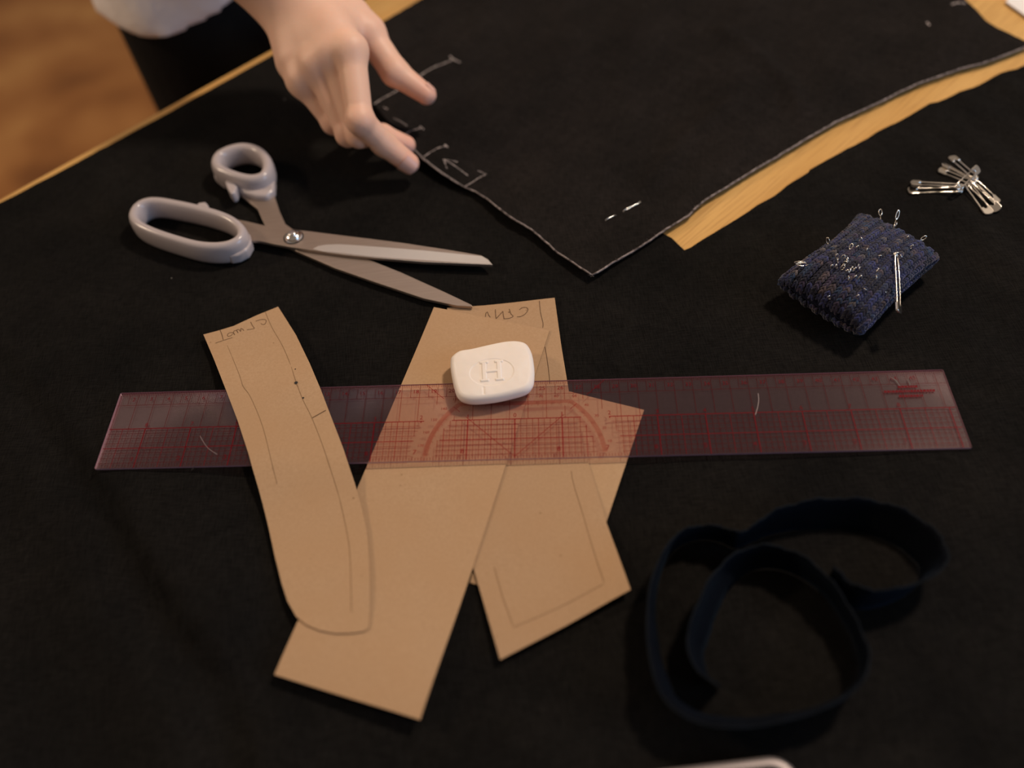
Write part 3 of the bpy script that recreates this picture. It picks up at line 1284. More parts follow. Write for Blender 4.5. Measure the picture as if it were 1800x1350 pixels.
def lathe(name, prof_, c_, m, parent, n=28):
    V, Fc = [], []
    for r_, z in prof_:
        for k in range(n):
            a_ = 2 * math.pi * k / n
            V.append((c_[0] + r_ * math.cos(a_), c_[1] + r_ * math.sin(a_), z))
    for i in range(len(prof_) - 1):
        for k in range(n):
            l = (k + 1) % n
            Fc.append((i * n + k, i * n + l, (i + 1) * n + l, (i + 1) * n + k))
    Fc.append(tuple(range(n))[::-1])
    Fc.append(tuple((len(prof_) - 1) * n + k for k in range(n)))
    return autosmooth(recalc(mobj(name, V, Fc, m, parent)), 50)


scr = lathe('pivot_screw', [(.0058, b1z - .0001), (.0058, b1z + .0004), (.0050, b1z + .0006), (.0049, b1z + .0016), (.0042, b1z + .0024), (.0030, b1z + .0029), (.0028, b1z + .0036), (.0019, b1z + .0041), (.0006, b1z + .0043)], pv, M['chrome'], sc)
lathe('washer', [(.0066, b1z), (.0066, b1z + .00015), (.0060, b1z + .00016)], pv, M['slot'], scr)


def superprof(w, h, n=16, e=2.6):
    out = []
    for k in range(n):
        a_ = 2 * math.pi * k / n
        c_, s_ = math.cos(a_), math.sin(a_)
        out.append((w * math.copysign(abs(c_) ** (2 / e), c_), h * math.copysign(abs(s_) ** (2 / e), s_)))
    return out


def loop(name, px, zc, w, h, label=None, zt=None):
    path = spline([at(x, y, zc) for x, y in px], 5, True)
    v_, f_ = tube_data(path, 1.0, closed=True, fixed_up=(0, 0, 1), prof=superprof(w, h))
    o = autosmooth(recalc(mobj(name, v_, f_, M['handle'], sc)), 80)
    if label:
        o['label'] = label
    return o


l1 = c2([(104, 416), (120, 376), (160, 352), (215, 348), (300, 362), (400, 384), (500, 414), (560, 446), (590, 484), (578, 520), (530, 545), (460, 552), (380, 543), (280, 515), (190, 484), (128, 452)])
L1 = loop('handle', l1, .0090, .0036, .0082, 'large oval finger loop')
l2 = c2([(474, 172), (490, 138), (540, 113), (600, 103), (660, 118), (696, 154), (704, 200), (684, 234), (640, 246), (590, 240), (535, 222), (490, 200)])
L2 = loop('handle', l2, .0092, .0040, .0082, 'small round thumb loop')
# flanges that grip the tangs
fl1 = c2([(520, 425), (550, 418), (592, 438), (616, 470), (621, 506), (602, 540), (562, 561), (520, 569), (506, 556), (545, 525), (562, 480)])
o = prism('tang_flange', [p[:2] for p in w2(fl1, .0085)], .0012, .0092, M['handle'], L1, .0016, 3)
fl2 = c2([(560, 225), (545, 262), (590, 282), (640, 298), (690, 300), (725, 272), (728, 225), (690, 190)])
o = prism('tang_flange', [p[:2] for p in w2(fl2, .0075)], .0012, .0086, M['handle'], L2, .0022, 3)
nub1 = c2([(376, 352), (388, 336), (420, 332), (432, 348), (440, 372), (380, 372)])
prism('stop_nub', [p[:2] for p in w2(nub1, .0100)], .004, .0125, M['handle'], L1, .0010, 3)
nub2 = c2([(505, 240), (520, 228), (545, 240), (562, 262), (552, 290), (535, 298), (518, 275)])
prism('stop_nub', [p[:2] for p in w2(nub2, .0090)], .003, .0115, M['handle'], L2, .0012, 3)
tab = c2([(455, 200), (490, 220), (520, 250), (495, 248), (458, 218)])
prism('rest_tab', [p[:2] for p in w2(tab, .004)], .0012, .0060, M['handle'], L2, .0008, 2)
for o in list(L1.children) + list(L2.children):
    autosmooth(o, 60)

# ------------------------------------------------------------------ pincushion
c3 = lambda p: crop(p, 1340, 240, 3.5522)
PT_, PR, PB, PL_ = [np.array(at(*q, .012)[:2]) for q in c3([(622, 505), (1075, 800), (600, 1235), (135, 925)])]
pcen = (PT_ + PR + PB + PL_) / 4
uax = (PL_ - PT_ + PB - PR)
la = np.linalg.norm(uax) / 4
uax /= np.linalg.norm(uax)
vax = np.array([-uax[1], uax[0]])
wa = np.linalg.norm(PR - PT_ + PB - PL_) / 4
HT = .0135
pz = float(zb(np.array([PT_, PR, PB, PL_, pcen, (PB + PL_) / 2, (PR + PB) / 2])).max()) + .0019


def pillow(s, th, inflate=0.0):
    """s in [-1,1] along u ; th angle round the section"""
    endt = max(0.0, 1 - abs(s) ** (5.5 if s > 0 else 3.2)) ** .5
    pin = 1 - .13 * (1 - s * s) ** 1
    w_ = wa * (pin + .03) * (.96 + .04 * endt) + inflate
    t_ = HT * (.10 + .90 * endt) + inflate * .6
    c_, s_ = math.cos(th), math.sin(th)
    e = 2 / 2.7
    x = w_ * math.copysign(abs(c_) ** e, c_)
    z = t_ * math.copysign(abs(s_) ** e, s_)
    bend = 1 + .05 * math.sin(2.2 * s + x * 40)
    q = pcen + uax * (la * s) + vax * (x * bend)
    return np.array([q[0], q[1], pz + HT + z + .0012 * math.sin(3 * s + 1)])


m = M['yarn'] = mat('melange_yarn', (.03, .04, .09), .9, spec=.15)
at_ = nd(m, 'ShaderNodeAttribute', attribute_name='yarn')
c = mixc(m, ramp(m, noise_tex(m, coords(m), 900, 3), [(.35, (0, 0, 0)), (.7, (.8, .8, .8))]), at_.outputs['Color'], (.012, .013, .03))
lk(m, c, P(m).inputs['Base Color'])
bump(m, noise_tex(m, coords(m, (1, 1, 1)), 1500, 2), .6, .0004)
P(m).inputs['Sheen Weight'].default_value = .25
M['yarncore'] = mat('dark_yarn', (.012, .014, .03), .95, spec=.1)

pcu = empty('pincushion', (*pcen, Z0))
tag(pcu, 'dark blue knitted pincushion stuck with needles', 'pincushion')
V, Fc = [], []
NU, NT = 34, 48
for i in range(NU + 1):
    s = -1 + 2 * i / NU
    for k in range(NT):
        V.append(pillow(s, 2 * math.pi * k / NT, -.0006))
for i in range(NU):
    for k in range(NT):
        l = (k + 1) % NT
        Fc.append((i * NT + k, i * NT + l, (i + 1) * NT + l, (i + 1) * NT + k))
Fc += [tuple(range(NT))[::-1], tuple(NU * NT + k for k in range(NT))]
recalc(mobj('cushion_body', V, Fc, M['yarncore'], pcu, True))

# knit stitches: V-shaped pairs of plump lobes in ribs along the cushion
lobe = []
NLa, NLr = 5, 6
for a_ in range(NLa + 1):
    th = math.pi * a_ / NLa
    for b in range(NLr):
        ph = 2 * math.pi * b / NLr
        lobe.append((math.cos(th), math.sin(th) * math.cos(ph), math.sin(th) * math.sin(ph)))
lf = []
for a_ in range(NLa):
    for b in range(NLr):
        l = (b + 1) % NLr
        lf.append((a_ * NLr + b, a_ * NLr + l, (a_ + 1) * NLr + l, (a_ + 1) * NLr + b))
lobe = np.array(lobe)
V, Fc, Cl = [], [], []
NRIB, NST = 38, 40
pal = [(.022, .026, .080), (.014, .017, .050), (.030, .036, .120), (.048, .036, .074), (.080, .058, .066), (.030, .038, .075), (.11, .095, .10), (.018, .040, .095), (.010, .010, .022)]
wts = [5, 5, 4, 3, 2, 3, 1.2, 2, 4]
ths = []
# equal arc length round the section
tt = np.linspace(0, 2 * math.pi, 721)
cp = np.array([pillow(0, t) for t in tt])
al = np.r_[0, np.cumsum(np.linalg.norm(np.diff(cp, axis=0), axis=1))]
for k in range(NRIB):
    ths.append(float(np.interp(al[-1] * (k + .5) / NRIB, al, tt)))
ss = np.linspace(-1, 1, 1501)
cp = np.array([pillow(x, math.pi / 2) for x in ss])
al2 = np.r_[0, np.cumsum(np.linalg.norm(np.diff(cp, axis=0), axis=1))]
al2 /= al2[-1]
for k, th in enumerate(ths):
    drop = (k % 2) * .5
    colr = rng.choices(pal, wts)[0]
    for i in range(NST):
        s = float(np.interp((i + .5 + drop * .6 + rng.uniform(-.1, .1)) / (NST + .6), al2, ss))
        p = pillow(s, th)
        du = pillow(min(s + .004, 1), th) - pillow(max(s - .004, -1), th)
        dv = pillow(s, th + .02) - pillow(s, th - .02)
        du /= np.linalg.norm(du) + 1e-12
        nn = np.cross(du, dv)
        nn /= np.linalg.norm(nn) + 1e-12
        if nn @ (p - np.array([*pcen, pz + HT])) < 0:
            nn = -nn
        dv = np.cross(nn, du)
        if rng.random() < .7:
            colr = rng.choices(pal, wts)[0]
        for sd in (-1, 1):
            ax = du * .9 + dv * sd * rng.uniform(.3, .55) + nn * rng.uniform(-.15, .15)
            ax /= np.linalg.norm(ax)
            bx_ = np.cross(nn, ax)
            jit = rng.uniform(.88, 1.15)
            cc = p + dv * sd * .00085 + nn * (.0002 + (.0007 if k % 2 else -.0002) + rng.uniform(-.0002, .0003))
            b = len(V)
            for q in lobe:
                V.append(cc + ax * q[0] * .00195 * jit + bx_ * q[1] * .00090 + nn * q[2] * .00095)
            Fc += [tuple(x + b for x in f) for f in lf]
            jc = rng.uniform(.7, 1.3)
            Cl += [(colr[0] * jc, colr[1] * jc, colr[2] * jc, 1)] * len(lobe)
st = mobj('knit_stitches', V, Fc, M['yarn'], pcu, True)
ca = st.data.color_attributes.new('yarn', 'FLOAT_COLOR', 'POINT')
ca.data.foreach_set('color', np.array(Cl, 'f').ravel())
tag(st, kind='stuff')


# points of the cushion's upper surface below a pixel
def on_cushion(x, y):
    z = pz + 2 * HT
    best = None
    for z in np.arange(pz + 2 * HT + .001, pz, -.0004):
        p = at(x, y, z)
        q = p[:2] - pcen
        s, vv = (q @ uax) / la, q @ vax
        if abs(s) > 1:
            continue
        # height of the surface there
        lo_, hi_ = 0.0, math.pi
        zs = None
        for th in np.linspace(.05, math.pi - .05, 60):
            pp_ = pillow(s, th)
            if abs((pp_[:2] - pcen) @ vax - vv) < .0012:
                zs = pp_[2]
                break
        if zs is not None and z <= zs:
            return p
        best = p
    return best


# needle: eye loop and shaft, local +Z is outwards
def needle_mesh():
    eye = [(.00095 * math.cos(t), 0, .0018 + .0019 * math.sin(t)) for t in np.linspace(0, 2 * math.pi, 17)[:-1]]
    a_ = tube_data(eye, .00032, 6, True)
    b_ = tube_data([(0, 0, .0004), (0, 0, -.010), (0, 0, -.020)], [.0003, .0003, .00008], 6)
    v_, f_ = merge([a_, b_])
    me = bpy.data.meshes.new('needle')
    me.from_pydata([tuple(map(float, q)) for q in v_], [], f_)
    me.polygons.foreach_set('use_smooth', [True] * len(me.polygons))
    me.materials.append(M['pinsteel'])
    return me


nm_ = needle_mesh()
single = [(600, 655), (540, 715), (574, 713), (640, 730), (720, 755), (890, 650), (912, 712), (845, 735), (868, 778), (820, 580), (610, 830), (622, 842), (700, 865), (697, 912), (650, 965), (770, 980), (590, 1025), (425, 1020)]
clus = [(465, 775), (490, 780), (515, 785), (470, 800), (500, 805), (530, 800), (440, 840), (468, 830), (485, 842), (510, 830), (535, 845), (552, 850), (500, 865), (522, 868), (548, 868), (540, 905), (565, 895), (592, 910)]
rim_n = [(738, 506), (832, 528), (978, 652), (414, 682), (285, 790), (296, 800)]


def place_needle(q, label, lean, sc_=1.0):
    x, y = c3([q])[0]
    p = on_cushion(x, y)
    o = bpy.data.objects.new('needle', nm_)
    C.objects.link(o)
    d = Vector(lean).normalized()
    o.rotation_mode = 'QUATERNION'
    o.rotation_quaternion = d.to_track_quat('Z', 'X') @ Matrix.Rotation(rng.uniform(0, 6.28), 3, 'Z').to_quaternion()
    o.location = Vector(p) + d * .0013
    o.scale = (1, 1, sc_)
    tag(o, label, 'needle', 'needles in the pincushion')
    return o


for q in single:
    place_needle(q, 'steel sewing needle pushed singly into the knitted pincushion, only its eye showing', (rng.uniform(-.7, .7), rng.uniform(-.6, .6), 1), .85)
for q in clus:
    place_needle(q, 'steel sewing needle in the tight cluster of needles on the pincushion', (rng.uniform(-.6, .6), rng.uniform(-.4, .4), 1), .85)
place_needle(rim_n[0], 'steel needle eye at the top corner edge of the pincushion', (.1, .8, .6))
place_needle(rim_n[1], 'steel needle standing out of the far edge of the pincushion', (.5, .9, .6), 1.5)
place_needle(rim_n[2], 'steel needle sticking out near the right corner of the pincushion', (1, .3, .4))
place_needle(rim_n[3], 'steel needle standing at the far left edge of the pincushion', (-.2, .5, .9))
for q in rim_n[4:]:
    place_needle(q, 'long steel needle of the pair jutting out of the left side of the pincushion', (-1, .1, .12), 1.7)


# ------------------------------------------------------------------ safety pins
def safety_pin(cap, coil, label, width=.0034, wire=.00048, opened=0.0, roll=0.0, cat='safety pin', group='bunch of safety pins', capw=1.0):
    """cap and coil: world points; parts: wire, coil, cap"""
    cap, coil = np.asarray(cap, float), np.asarray(coil, float)
    ax = cap - coil
    L = np.linalg.norm(ax)
    ax /= L
    side = np.cross((0, 0, 1.), ax)
    side /= np.linalg.norm(side)
    up = np.cross(ax, side)
    side, up = side * math.cos(roll) + up * math.sin(roll), up * math.cos(roll) - side * math.sin(roll)
    t = empty('safety_pin', tuple(coil))
    tag(t, label, cat, group)
    w_ = width / 2
    rc = width * .36

    def pt(a_, s_, u_=0.0):
        return coil + ax * a_ + side * s_ + up * u_
    back = [pt(rc * .2, -rc)] + [pt(L * f, -w_ * (1 - .1 * math.sin(f * 3.1))) for f in np.linspace(.15, 1, 8)]
    arm = [pt(rc * .2, rc)] + [pt(L * f, w_ * (.9 + opened * f * 4) + .0002, .0004 * math.sin(f * 3.1)) for f in np.linspace(.15, .97, 8)]
    tube('wire', spline(back, 3), wire, M['pinsteel'], t, 7)
    tube('pin_arm', spline(arm, 3), [wire * (1 - .4 * k / 24) for k in range(25)], M['pinsteel'], t, 7)
    co_ = [pt(-rc * math.cos(a_) * .9 + 0, -rc * math.sin(a_), (a_ / 12.56 - .5) * wire * 2.6) for a_ in np.linspace(-1.57, 4 * math.pi - 1.57, 40)]
    tube('coil', co_, wire, M['pinsteel'], t, 7)
    # folded sheet cap with a rounded nose
    cw = (w_ + wire * 1.9) * capw
    outl = [(-.0042, -cw * 1.0), (-.0042, -cw * .35), (-.0028, -cw * .1), (-.0030, cw * .25), (-.0044, cw * .45), (-.0044, cw)]
    nose = [(.0006 * 1 + cw * .55 * math.cos(a_) - .0002, cw * math.sin(a_)) for a_ in np.linspace(math.pi / 2, -math.pi / 2, 9)]
    ol = outl + nose
    n = len(ol)
    th = wire * 1.55
    V = [cap + ax * a_ + side * s_ + up * th for a_, s_ in ol] + [cap + ax * a_ + side * s_ - up * th for a_, s_ in ol]
    o = recalc(mobj('cap', V, [tuple(range(n)), tuple(range(n, 2 * n))[::-1]] + [(i, i + n, (i + 1) % n + n, (i + 1) % n) for i in range(n)], M['pinsteel'], t))
    bevel(o, wire * .8, 2, 30)
    return t


c9 = lambda x, y, z: at(1580 + x / 9., 260 + y / 9., z)
zz = Z0 + .0018
# three with caps to the upper left
safety_pin(c9(850, 160, zz + .0006), c9(1210, 470, zz + .003), 'small safety pin, topmost of the three pointing to the upper left', .0042)
safety_pin(c9(730, 270, zz + .0008), c9(1190, 520, zz + .0016), 'small safety pin, middle of the three pointing to the upper left', .0042, roll=.4)
safety_pin(c9(675, 355, zz), c9(1170, 560, zz), 'small safety pin, lowest of the three pointing to the upper left', .0042)
# three with caps to the lower right
safety_pin(c9(1535, 845, zz), c9(1180, 520, zz + .0044), 'small safety pin, rightmost of the three pointing to the lower right', .0044)
safety_pin(c9(1545, 960, zz + .0008), c9(1150, 570, zz + .0034), 'small safety pin, middle of the three pointing to the lower right', .0044, roll=.5)
safety_pin(c9(1410, 1015, zz), c9(1100, 590, zz + .0022), 'small safety pin, leftmost of the three pointing to the lower right', .0048)
# the large ones on the left and the holder
safety_pin(c9(240, 560, zz + .0030), c9(980, 600, zz + .0058), 'large shiny safety pin, upper of the two pointing left', .0050, .00055, group='bunch of safety pins', roll=.25)
safety_pin(c9(200, 680, zz), c9(960, 660, zz + .0016), 'large shiny safety pin with bluish cap, lower of the two pointing left', .0054, .00055, roll=.1)
safety_pin(c9(1235, 340, zz + .0095), c9(930, 620, zz + .0082), 'safety pin holding the bunch together, its cap standing at the top', .0040, .0005, roll=.7)

# big safety pin through the pincushion
x1, y1 = c3([(825, 765)])[0]
x2, y2 = c3([(872, 1075)])[0]
hp_ = np.array(on_cushion(x1, y1)) + np.array([0, 0, .0034])
tp_ = np.array(at(x2, y2, pz + .022))
bp_ = safety_pin(tp_ + np.array([-.0015, 0, -.001]), hp_, 'large safety pin clipped over the front edge of the pincushion', .0038, .00050, group=None, roll=-.9)

# ------------------------------------------------------------------ ribbon coil
m = M['ribbon'] = mat('navy_ribbon', (.0008, .0014, .0034), .8, spec=.07)
P(m).inputs['Sheen Weight'].default_value = .015
P(m).inputs['Sheen Tint'].default_value = (.35, .6, 1, 1)
bump(m, noise_tex(m, coords(m, (1, 1, 6)), 240, 3), .5, .0006)
c6 = lambda p: crop(p, 1080, 860, 2.5)
rpath = c6([(455, 870), (380, 800), (355, 690), (395, 560), (450, 440), (530, 345), (640, 300), (780, 325), (910, 410), (1010, 530), (1075, 660), (1100, 770), (1060, 880), (940, 960), (760, 1010), (560, 1040), (380, 1020), (250, 940),
            (190, 800), (165, 640), (165, 470), (205, 330), (270, 230), (370, 190), (470, 200), (540, 225), (620, 190), (700, 150), (830, 122), (1000, 112), (1150, 130), (1280, 185), (1375, 270), (1400, 350), (1350, 420), (1230, 475), (1100, 490), (1000, 455), (930, 390)])
rp = spline([at(x, y, .010) for x, y in rpath], 6)
NRP = len(rp)
V, Fc = [], []
p_, fr_ = frames([np.array([q[0], q[1], 0]) for q in rp])
BW = .019
for i in range(NRP):
    t_, a_, b_ = fr_[i]
    t2 = p_[min(i + 1, NRP - 1)] - p_[max(i - 1, 0)]
    nrm = np.array([-t2[1], t2[0], 0])
    nrm /= np.linalg.norm(nrm)
    u_ = i / NRP
    lean = .30 * math.sin(u_ * 17 + .5) + .15
    wob = .0008 * math.sin(i * .9) + .0006 * math.sin(i * 2.3)
    hgt = BW + wob
    z0_ = float(zb(np.array([p_[i][:2]]))[0]) + .0009
    for k in range(6):
        f = k / 5
        off = nrm * (lean * hgt * (f - .5) + .0022 * math.sin(f * 3.14) * math.sin(u_ * 11))
        V.append(np.array([p_[i][0], p_[i][1], z0_]) + off + np.array([0, 0, hgt * math.cos(lean) * f]))
for i in range(NRP - 1):
    for k in range(5):
        Fc.append((i * 6 + k, i * 6 + k + 1, (i + 1) * 6 + k + 1, (i + 1) * 6 + k))
rb = mobj('ribbon', V, Fc, M['ribbon'], None, True)
md = rb.modifiers.new('thickness', 'SOLIDIFY')
md.thickness = .0007
tag(rb, 'loosely coiled dark navy ribbon standing on edge at the lower right', 'ribbon')
M['selvedge'] = mat('ribbon_selvedge', (.004, .006, .009), .8, spec=.1)
tube('selvedge', [np.array(V[i * 6 + 5]) for i in range(NRP)], .00045, M['selvedge'], rb, 6)

# ------------------------------------------------------------------ phone at the bottom edge
M['alu'] = mat('pale_aluminium', (.34, .30, .30), .35, metal=.6)
M['glass'] = mat('dark_screen', (.012, .012, .014), .08, spec=.6)
zph = Z0 + .0012
pA, pB = np.array(at(1378, 1325, zph + .008)[:2]), np.array(at(1228, 1343, zph + .008)[:2])
pe = (pA - pB) / np.linalg.norm(pA - pB)
pn = np.array([pe[1], -pe[0]])
pw, plh = .071, .145
pc = pA + pe * .004 - pe * pw / 2 + pn * plh / 2
pang = math.atan2(pe[1], pe[0])
ph = empty('smartphone', (*pc, zph), pang)
tag(ph, 'pale grey smartphone with rounded corners at the bottom edge of the photo', 'phone')


def rr_world(w_, h_, r_, n=8):
    return [pc + np.array([math.cos(pang) * x - math.sin(pang) * y, math.sin(pang) * x + math.cos(pang) * y]) for x, y in rrect(w_, h_, r_, n)]


autosmooth(prism('frame', rr_world(pw, plh, .011), zph, zph + .0078, M['alu'], ph, .0022, 4), 50)
prism('screen', rr_world(pw - .007, plh - .007, .008), zph + .0070, zph + .0081, M['glass'], ph, .0003)

# ------------------------------------------------------------------ white paper at the top right
M['white'] = mat('white_paper', (.80, .77, .75), .7)
wp = [(1768, -2), (1784, 8), (1806, 26), (1830, 44), (1960, -10), (1900, -90), (1800, -110), (1740, -40)]
o = sheet('white_paper', densify([p[:2] for p in w2([(1769, 0), (1800, 22), (1870, 70), (2040, -60), (1930, -150)], .002)], .006), lambda v: np.full(len(v), TZ + .0012), .0012, .01, M['white'])
tag(o, 'white sheet of paper peeking in at the top right corner', 'paper')


# ------------------------------------------------------------------ person
def cone_sd(Pn, a, b, ra, rb):
    a, b = np.asarray(a, np.float32), np.asarray(b, np.float32)
    ab = b - a
    q = Pn - a
    t = np.clip((q @ ab) / (ab @ ab + 1e-12), 0, 1)
    return np.linalg.norm(q - t[..., None] * ab, axis=-1) - (ra + (rb - ra) * t)


def smin(a, b, k):
    h = np.maximum(k - np.abs(a - b), 0) / k
    return np.minimum(a, b) - h * h * k * .25


def surface_nets(f, lo, step):
    """f: 3d array of signed distances"""
    s = f < 0
    nx, ny, nz = f.shape
    c = [(i, j, k) for i in (0, 1) for j in (0, 1) for k in (0, 1)]
    cells = np.zeros((nx - 1, ny - 1, nz - 1), np.int8)
    for i, j, k in c:
        cells += s[i:nx - 1 + i, j:ny - 1 + j, k:nz - 1 + k]
    act = (cells > 0) & (cells < 8)
    idx = -np.ones(act.shape, np.int64)
    I = np.argwhere(act)
    idx[act] = np.arange(len(I))
    acc = np.zeros((len(I), 3))
    cnt = np.zeros(len(I))
    for a in c:
        for ax in range(3):
            if a[ax]:
                continue
            b = list(a)
            b[ax] = 1
            fa = f[I[:, 0] + a[0], I[:, 1] + a[1], I[:, 2] + a[2]]
            fb = f[I[:, 0] + b[0], I[:, 1] + b[1], I[:, 2] + b[2]]
            k = (fa < 0) != (fb < 0)
            t = fa[k] / (fa[k] - fb[k])
            q = np.tile(np.array(a, float), (k.sum(), 1))
            q[:, ax] += t
            acc[k] += q
            cnt[k] += 1
    V = lo + (I + acc / cnt[:, None]) * step
    Fq = []
    for ax in range(3):
        sl0 = [slice(None)] * 3
        sl1 = [slice(None)] * 3
        sl0[ax] = slice(0, -1)
        sl1[ax] = slice(1, None)
        e = s[tuple(sl0)] != s[tuple(sl1)]
        E = np.argwhere(e)
        o1, o2 = [(1, 2), (2, 0), (0, 1)][ax]
        ok = (E[:, o1] > 0) & (E[:, o2] > 0) & (E[:, o1] < f.shape[o1] - 1) & (E[:, o2] < f.shape[o2] - 1)
        E = E[ok]
        q = []
        for d1, d2 in ((0, 0), (-1, 0), (-1, -1), (0, -1)):
            g_ = E.copy()
            g_[:, o1] += d1
            g_[:, o2] += d2
            q.append(idx[g_[:, 0], g_[:, 1], g_[:, 2]])
        q = np.stack(q, 1)
        fl_ = s[E[:, 0], E[:, 1], E[:, 2]]
        q[~fl_] = q[~fl_][:, ::-1]
        Fq.append(q)
    return V, np.concatenate(Fq)


def grid_of(lo, hi, step):
    ax = [np.arange(lo[i], hi[i], step, dtype=np.float32) for i in range(3)]
    return np.stack(np.meshgrid(*ax, indexing='ij'), -1)


# hand joints (pixel, height) -> world
JW = np.array(at(514, -30, .088))
HJ = dict(
    index=[(617, 88, .077), (633, 212, .050), (674, 252, .030), (719, 287, .0155)],
    middle=[(583, 94, .073), (631, 237, .036), (672, 238, .023), (714, 255, .013)],
    ring=[(557, 116, .066), (612, 236, .034), (640, 240, .018), (670, 231, .010)],
    little=[(531, 144, .056), (586, 216, .034), (612, 226, .020), (630, 226, .011)],
    thumb=[(585, 0, .078), (646, 58, .064), (694, 127, .047), (750, 167, .035)])
HR = dict(index=(.0100, .0088, .0083, .0070), middle=(.0096, .0081, .0076, .0066), ring=(.0093, .0079, .0071, .0060), little=(.0086, .0074, .0064, .0055), thumb=(.0150, .0104, .0094, .0068))
HJ = {k: [np.array(at(*q)) for q in v] for k, v in HJ.items()}


def hand_sdf(Pn):
    palm = None
    for k in ('index', 'middle', 'ring', 'little'):
        d = cone_sd(Pn, JW + (HJ[k][0] - JW) * .12, HJ[k][0] - np.array([0, 0, .001]), .0165, HR[k][0] * 1.02)
        palm = d if palm is None else smin(palm, d, .016)
    palm = smin(palm, cone_sd(Pn, at(505, 20, .078), HJ['little'][0] * .8 + JW * .2 + np.array([-.006, 0, 0]), .0135, .0095), .012)
    palm = smin(palm, cone_sd(Pn, JW, WR2, .0215, .0235), .03)
    off = np.array([.010, 0, .002])
    palm = smin(palm, cone_sd(Pn, JW + np.array([-.006, -.004, .002]), WR2 + np.array([-.014, .006, .0]), .020, .023), .02)
    # fleshy underside of the palm
    pc_ = (HJ['middle'][0] + JW) / 2
    palm = smin(palm, cone_sd(Pn, JW + np.array([0, 0, -.012]), (HJ['ring'][0] + HJ['middle'][0]) / 2 + np.array([-.004, .008, -.014]), .016, .013), .012)
    fing = None
    for k in ('index', 'middle', 'ring', 'little'):
        j, r_ = HJ[k], HR[k]
        d = cone_sd(Pn, j[0], j[1], r_[0] * .95, r_[1] * .97)
        # waist of the phalanx: knuckle ball at the joint
        d = smin(d, cone_sd(Pn, j[1], j[2], r_[1] * .98, r_[2]), .004)
        d = smin(d, cone_sd(Pn, j[2], j[3], r_[2], r_[3]), .003)
        kn = np.linalg.norm(Pn - (j[1] + np.array([0, -.0008, .0008])), axis=-1) - r_[1] * .98
        d = smin(d, kn, .003)
        fing = d if fing is None else smin(fing, d, .0007)
        # knuckle on the back of the hand
        kb = np.linalg.norm(Pn - (j[0] + np.array([0, -.001, .0020])), axis=-1) - r_[0] * (.74 if k == 'index' else .84)
        palm = smin(palm, kb, .009)
    j, r_ = HJ['thumb'], HR['thumb']
    th = cone_sd(Pn, j[0], j[1], .0150, r_[1] * 1.08)
    th = smin(th, cone_sd(Pn, j[1], j[2], r_[1], r_[2]), .006)
    th = smin(th, cone_sd(Pn, j[2], j[3], r_[2] * .98, r_[3]), .004)
    th = smin(th, np.linalg.norm(Pn - j[1], axis=-1) - r_[1] * 1.03, .006)
    # web between thumb and index
    web = cone_sd(Pn, j[0] * .45 + j[1] * .55, HJ['index'][0] * .72 + JW * .28, .0085, .0095)
    d = smin(palm, fing, .0055)
    d = smin(d, th, .010)
    d = smin(d, web, .012)
    return d


# arm geometry
SHO = np.array([*EN(.150, .115), .50])
ELB = np.array([*EN(.105, .070), .245])
wdir = ELB - JW
WR2 = JW + wdir / np.linalg.norm(wdir) * .07

allp = np.array([q for v in HJ.values() for q in v] + [JW, WR2])
lo, hi = allp.min(0) - .028, allp.max(0) + .028
STEP = .00105
G = grid_of(lo, hi, STEP)
fh = np.empty(G.shape[:3], np.float32)
for i in range(0, G.shape[0], 16):
    fh[i:i + 16] = hand_sdf(G[i:i + 16])
# cut at the far end of the wrist piece (it runs on inside the forearm)
wd = (WR2 - JW) / np.linalg.norm(WR2 - JW)
fh = np.maximum(fh, ((G - (JW + wd * .062).astype(np.float32)) @ wd.astype(np.float32)))
HV, HF = surface_nets(fh, lo, STEP)
del G, fh

# body under the clothes, coarse
LEGC = EN(.262, .150)
LEGL = EN(.455, .170)
PEL = EN(.358, .165)


def b3(s, n, z):
    return np.array([*EN(s, n), z])


HEAD = b3(.33, .02, .86)
body_prims = [
    (b3(.266, .150, -.02), b3(.260, .160, -.42), .068, .050), (b3(.262, .160, -.42), b3(.255, .180, -.79), .048, .034), (b3(.255, .185, -.80), b3(.25, .06, -.825), .032, .022),
    (b3(.455, .165, -.02), b3(.46, .170, -.42), .074, .050), (b3(.46, .170, -.42), b3(.462, .190, -.79), .048, .034), (b3(.462, .195, -.80), b3(.465, .07, -.825), .032, .022),
    (b3(.318, .165, .06), b3(.416, .165, .06), .094, .098),
    (b3(.342, .155, .08), b3(.340, .12, .30), .100, .10), (b3(.385, .155, .08), b3(.375, .12, .30), .105, .10),
    (b3(.30, .115, .34), b3(.29, .085, .48), .095, .075), (b3(.40, .115, .34), b3(.40, .085, .48), .095, .075),
    (b3(.345, .085, .52), b3(.34, .050, .66), .055, .050), (b3(.25, .085, .515), b3(.43, .085, .515), .055, .055),
    (SHO, ELB, .046, .037), (ELB, JW + wd * .12, .039, .030), (JW + wd * .12, JW + wd * .02, .030, .0225),
    (b3(.50, .10, .50), b3(.555, .13, .23), .046, .037), (b3(.555, .13, .23), b3(.575, .10, .0), .038, .025), (b3(.575, .10, .0), b3(.578, .09, -.05), .023, .020),
    (HEAD + np.array([0, 0, .02]), HEAD + np.array([*(en * .02), .03]), .088, .085), (HEAD + np.array([*(-en * .03), -.02]), HEAD + np.array([*(-en * .045), -.07]), .066, .042),
    (HEAD + np.array([*(-en * .09), .0]), HEAD + np.array([*(-en * .108), -.03]), .009, .013),
    (HEAD + np.array([*(ed * .088), -.01]), HEAD + np.array([*(ed * .09), .02]), .013, .017), (HEAD + np.array([*(-ed * .088), -.01]), HEAD + np.array([*(-ed * .09), .02]), .013, .017),
]
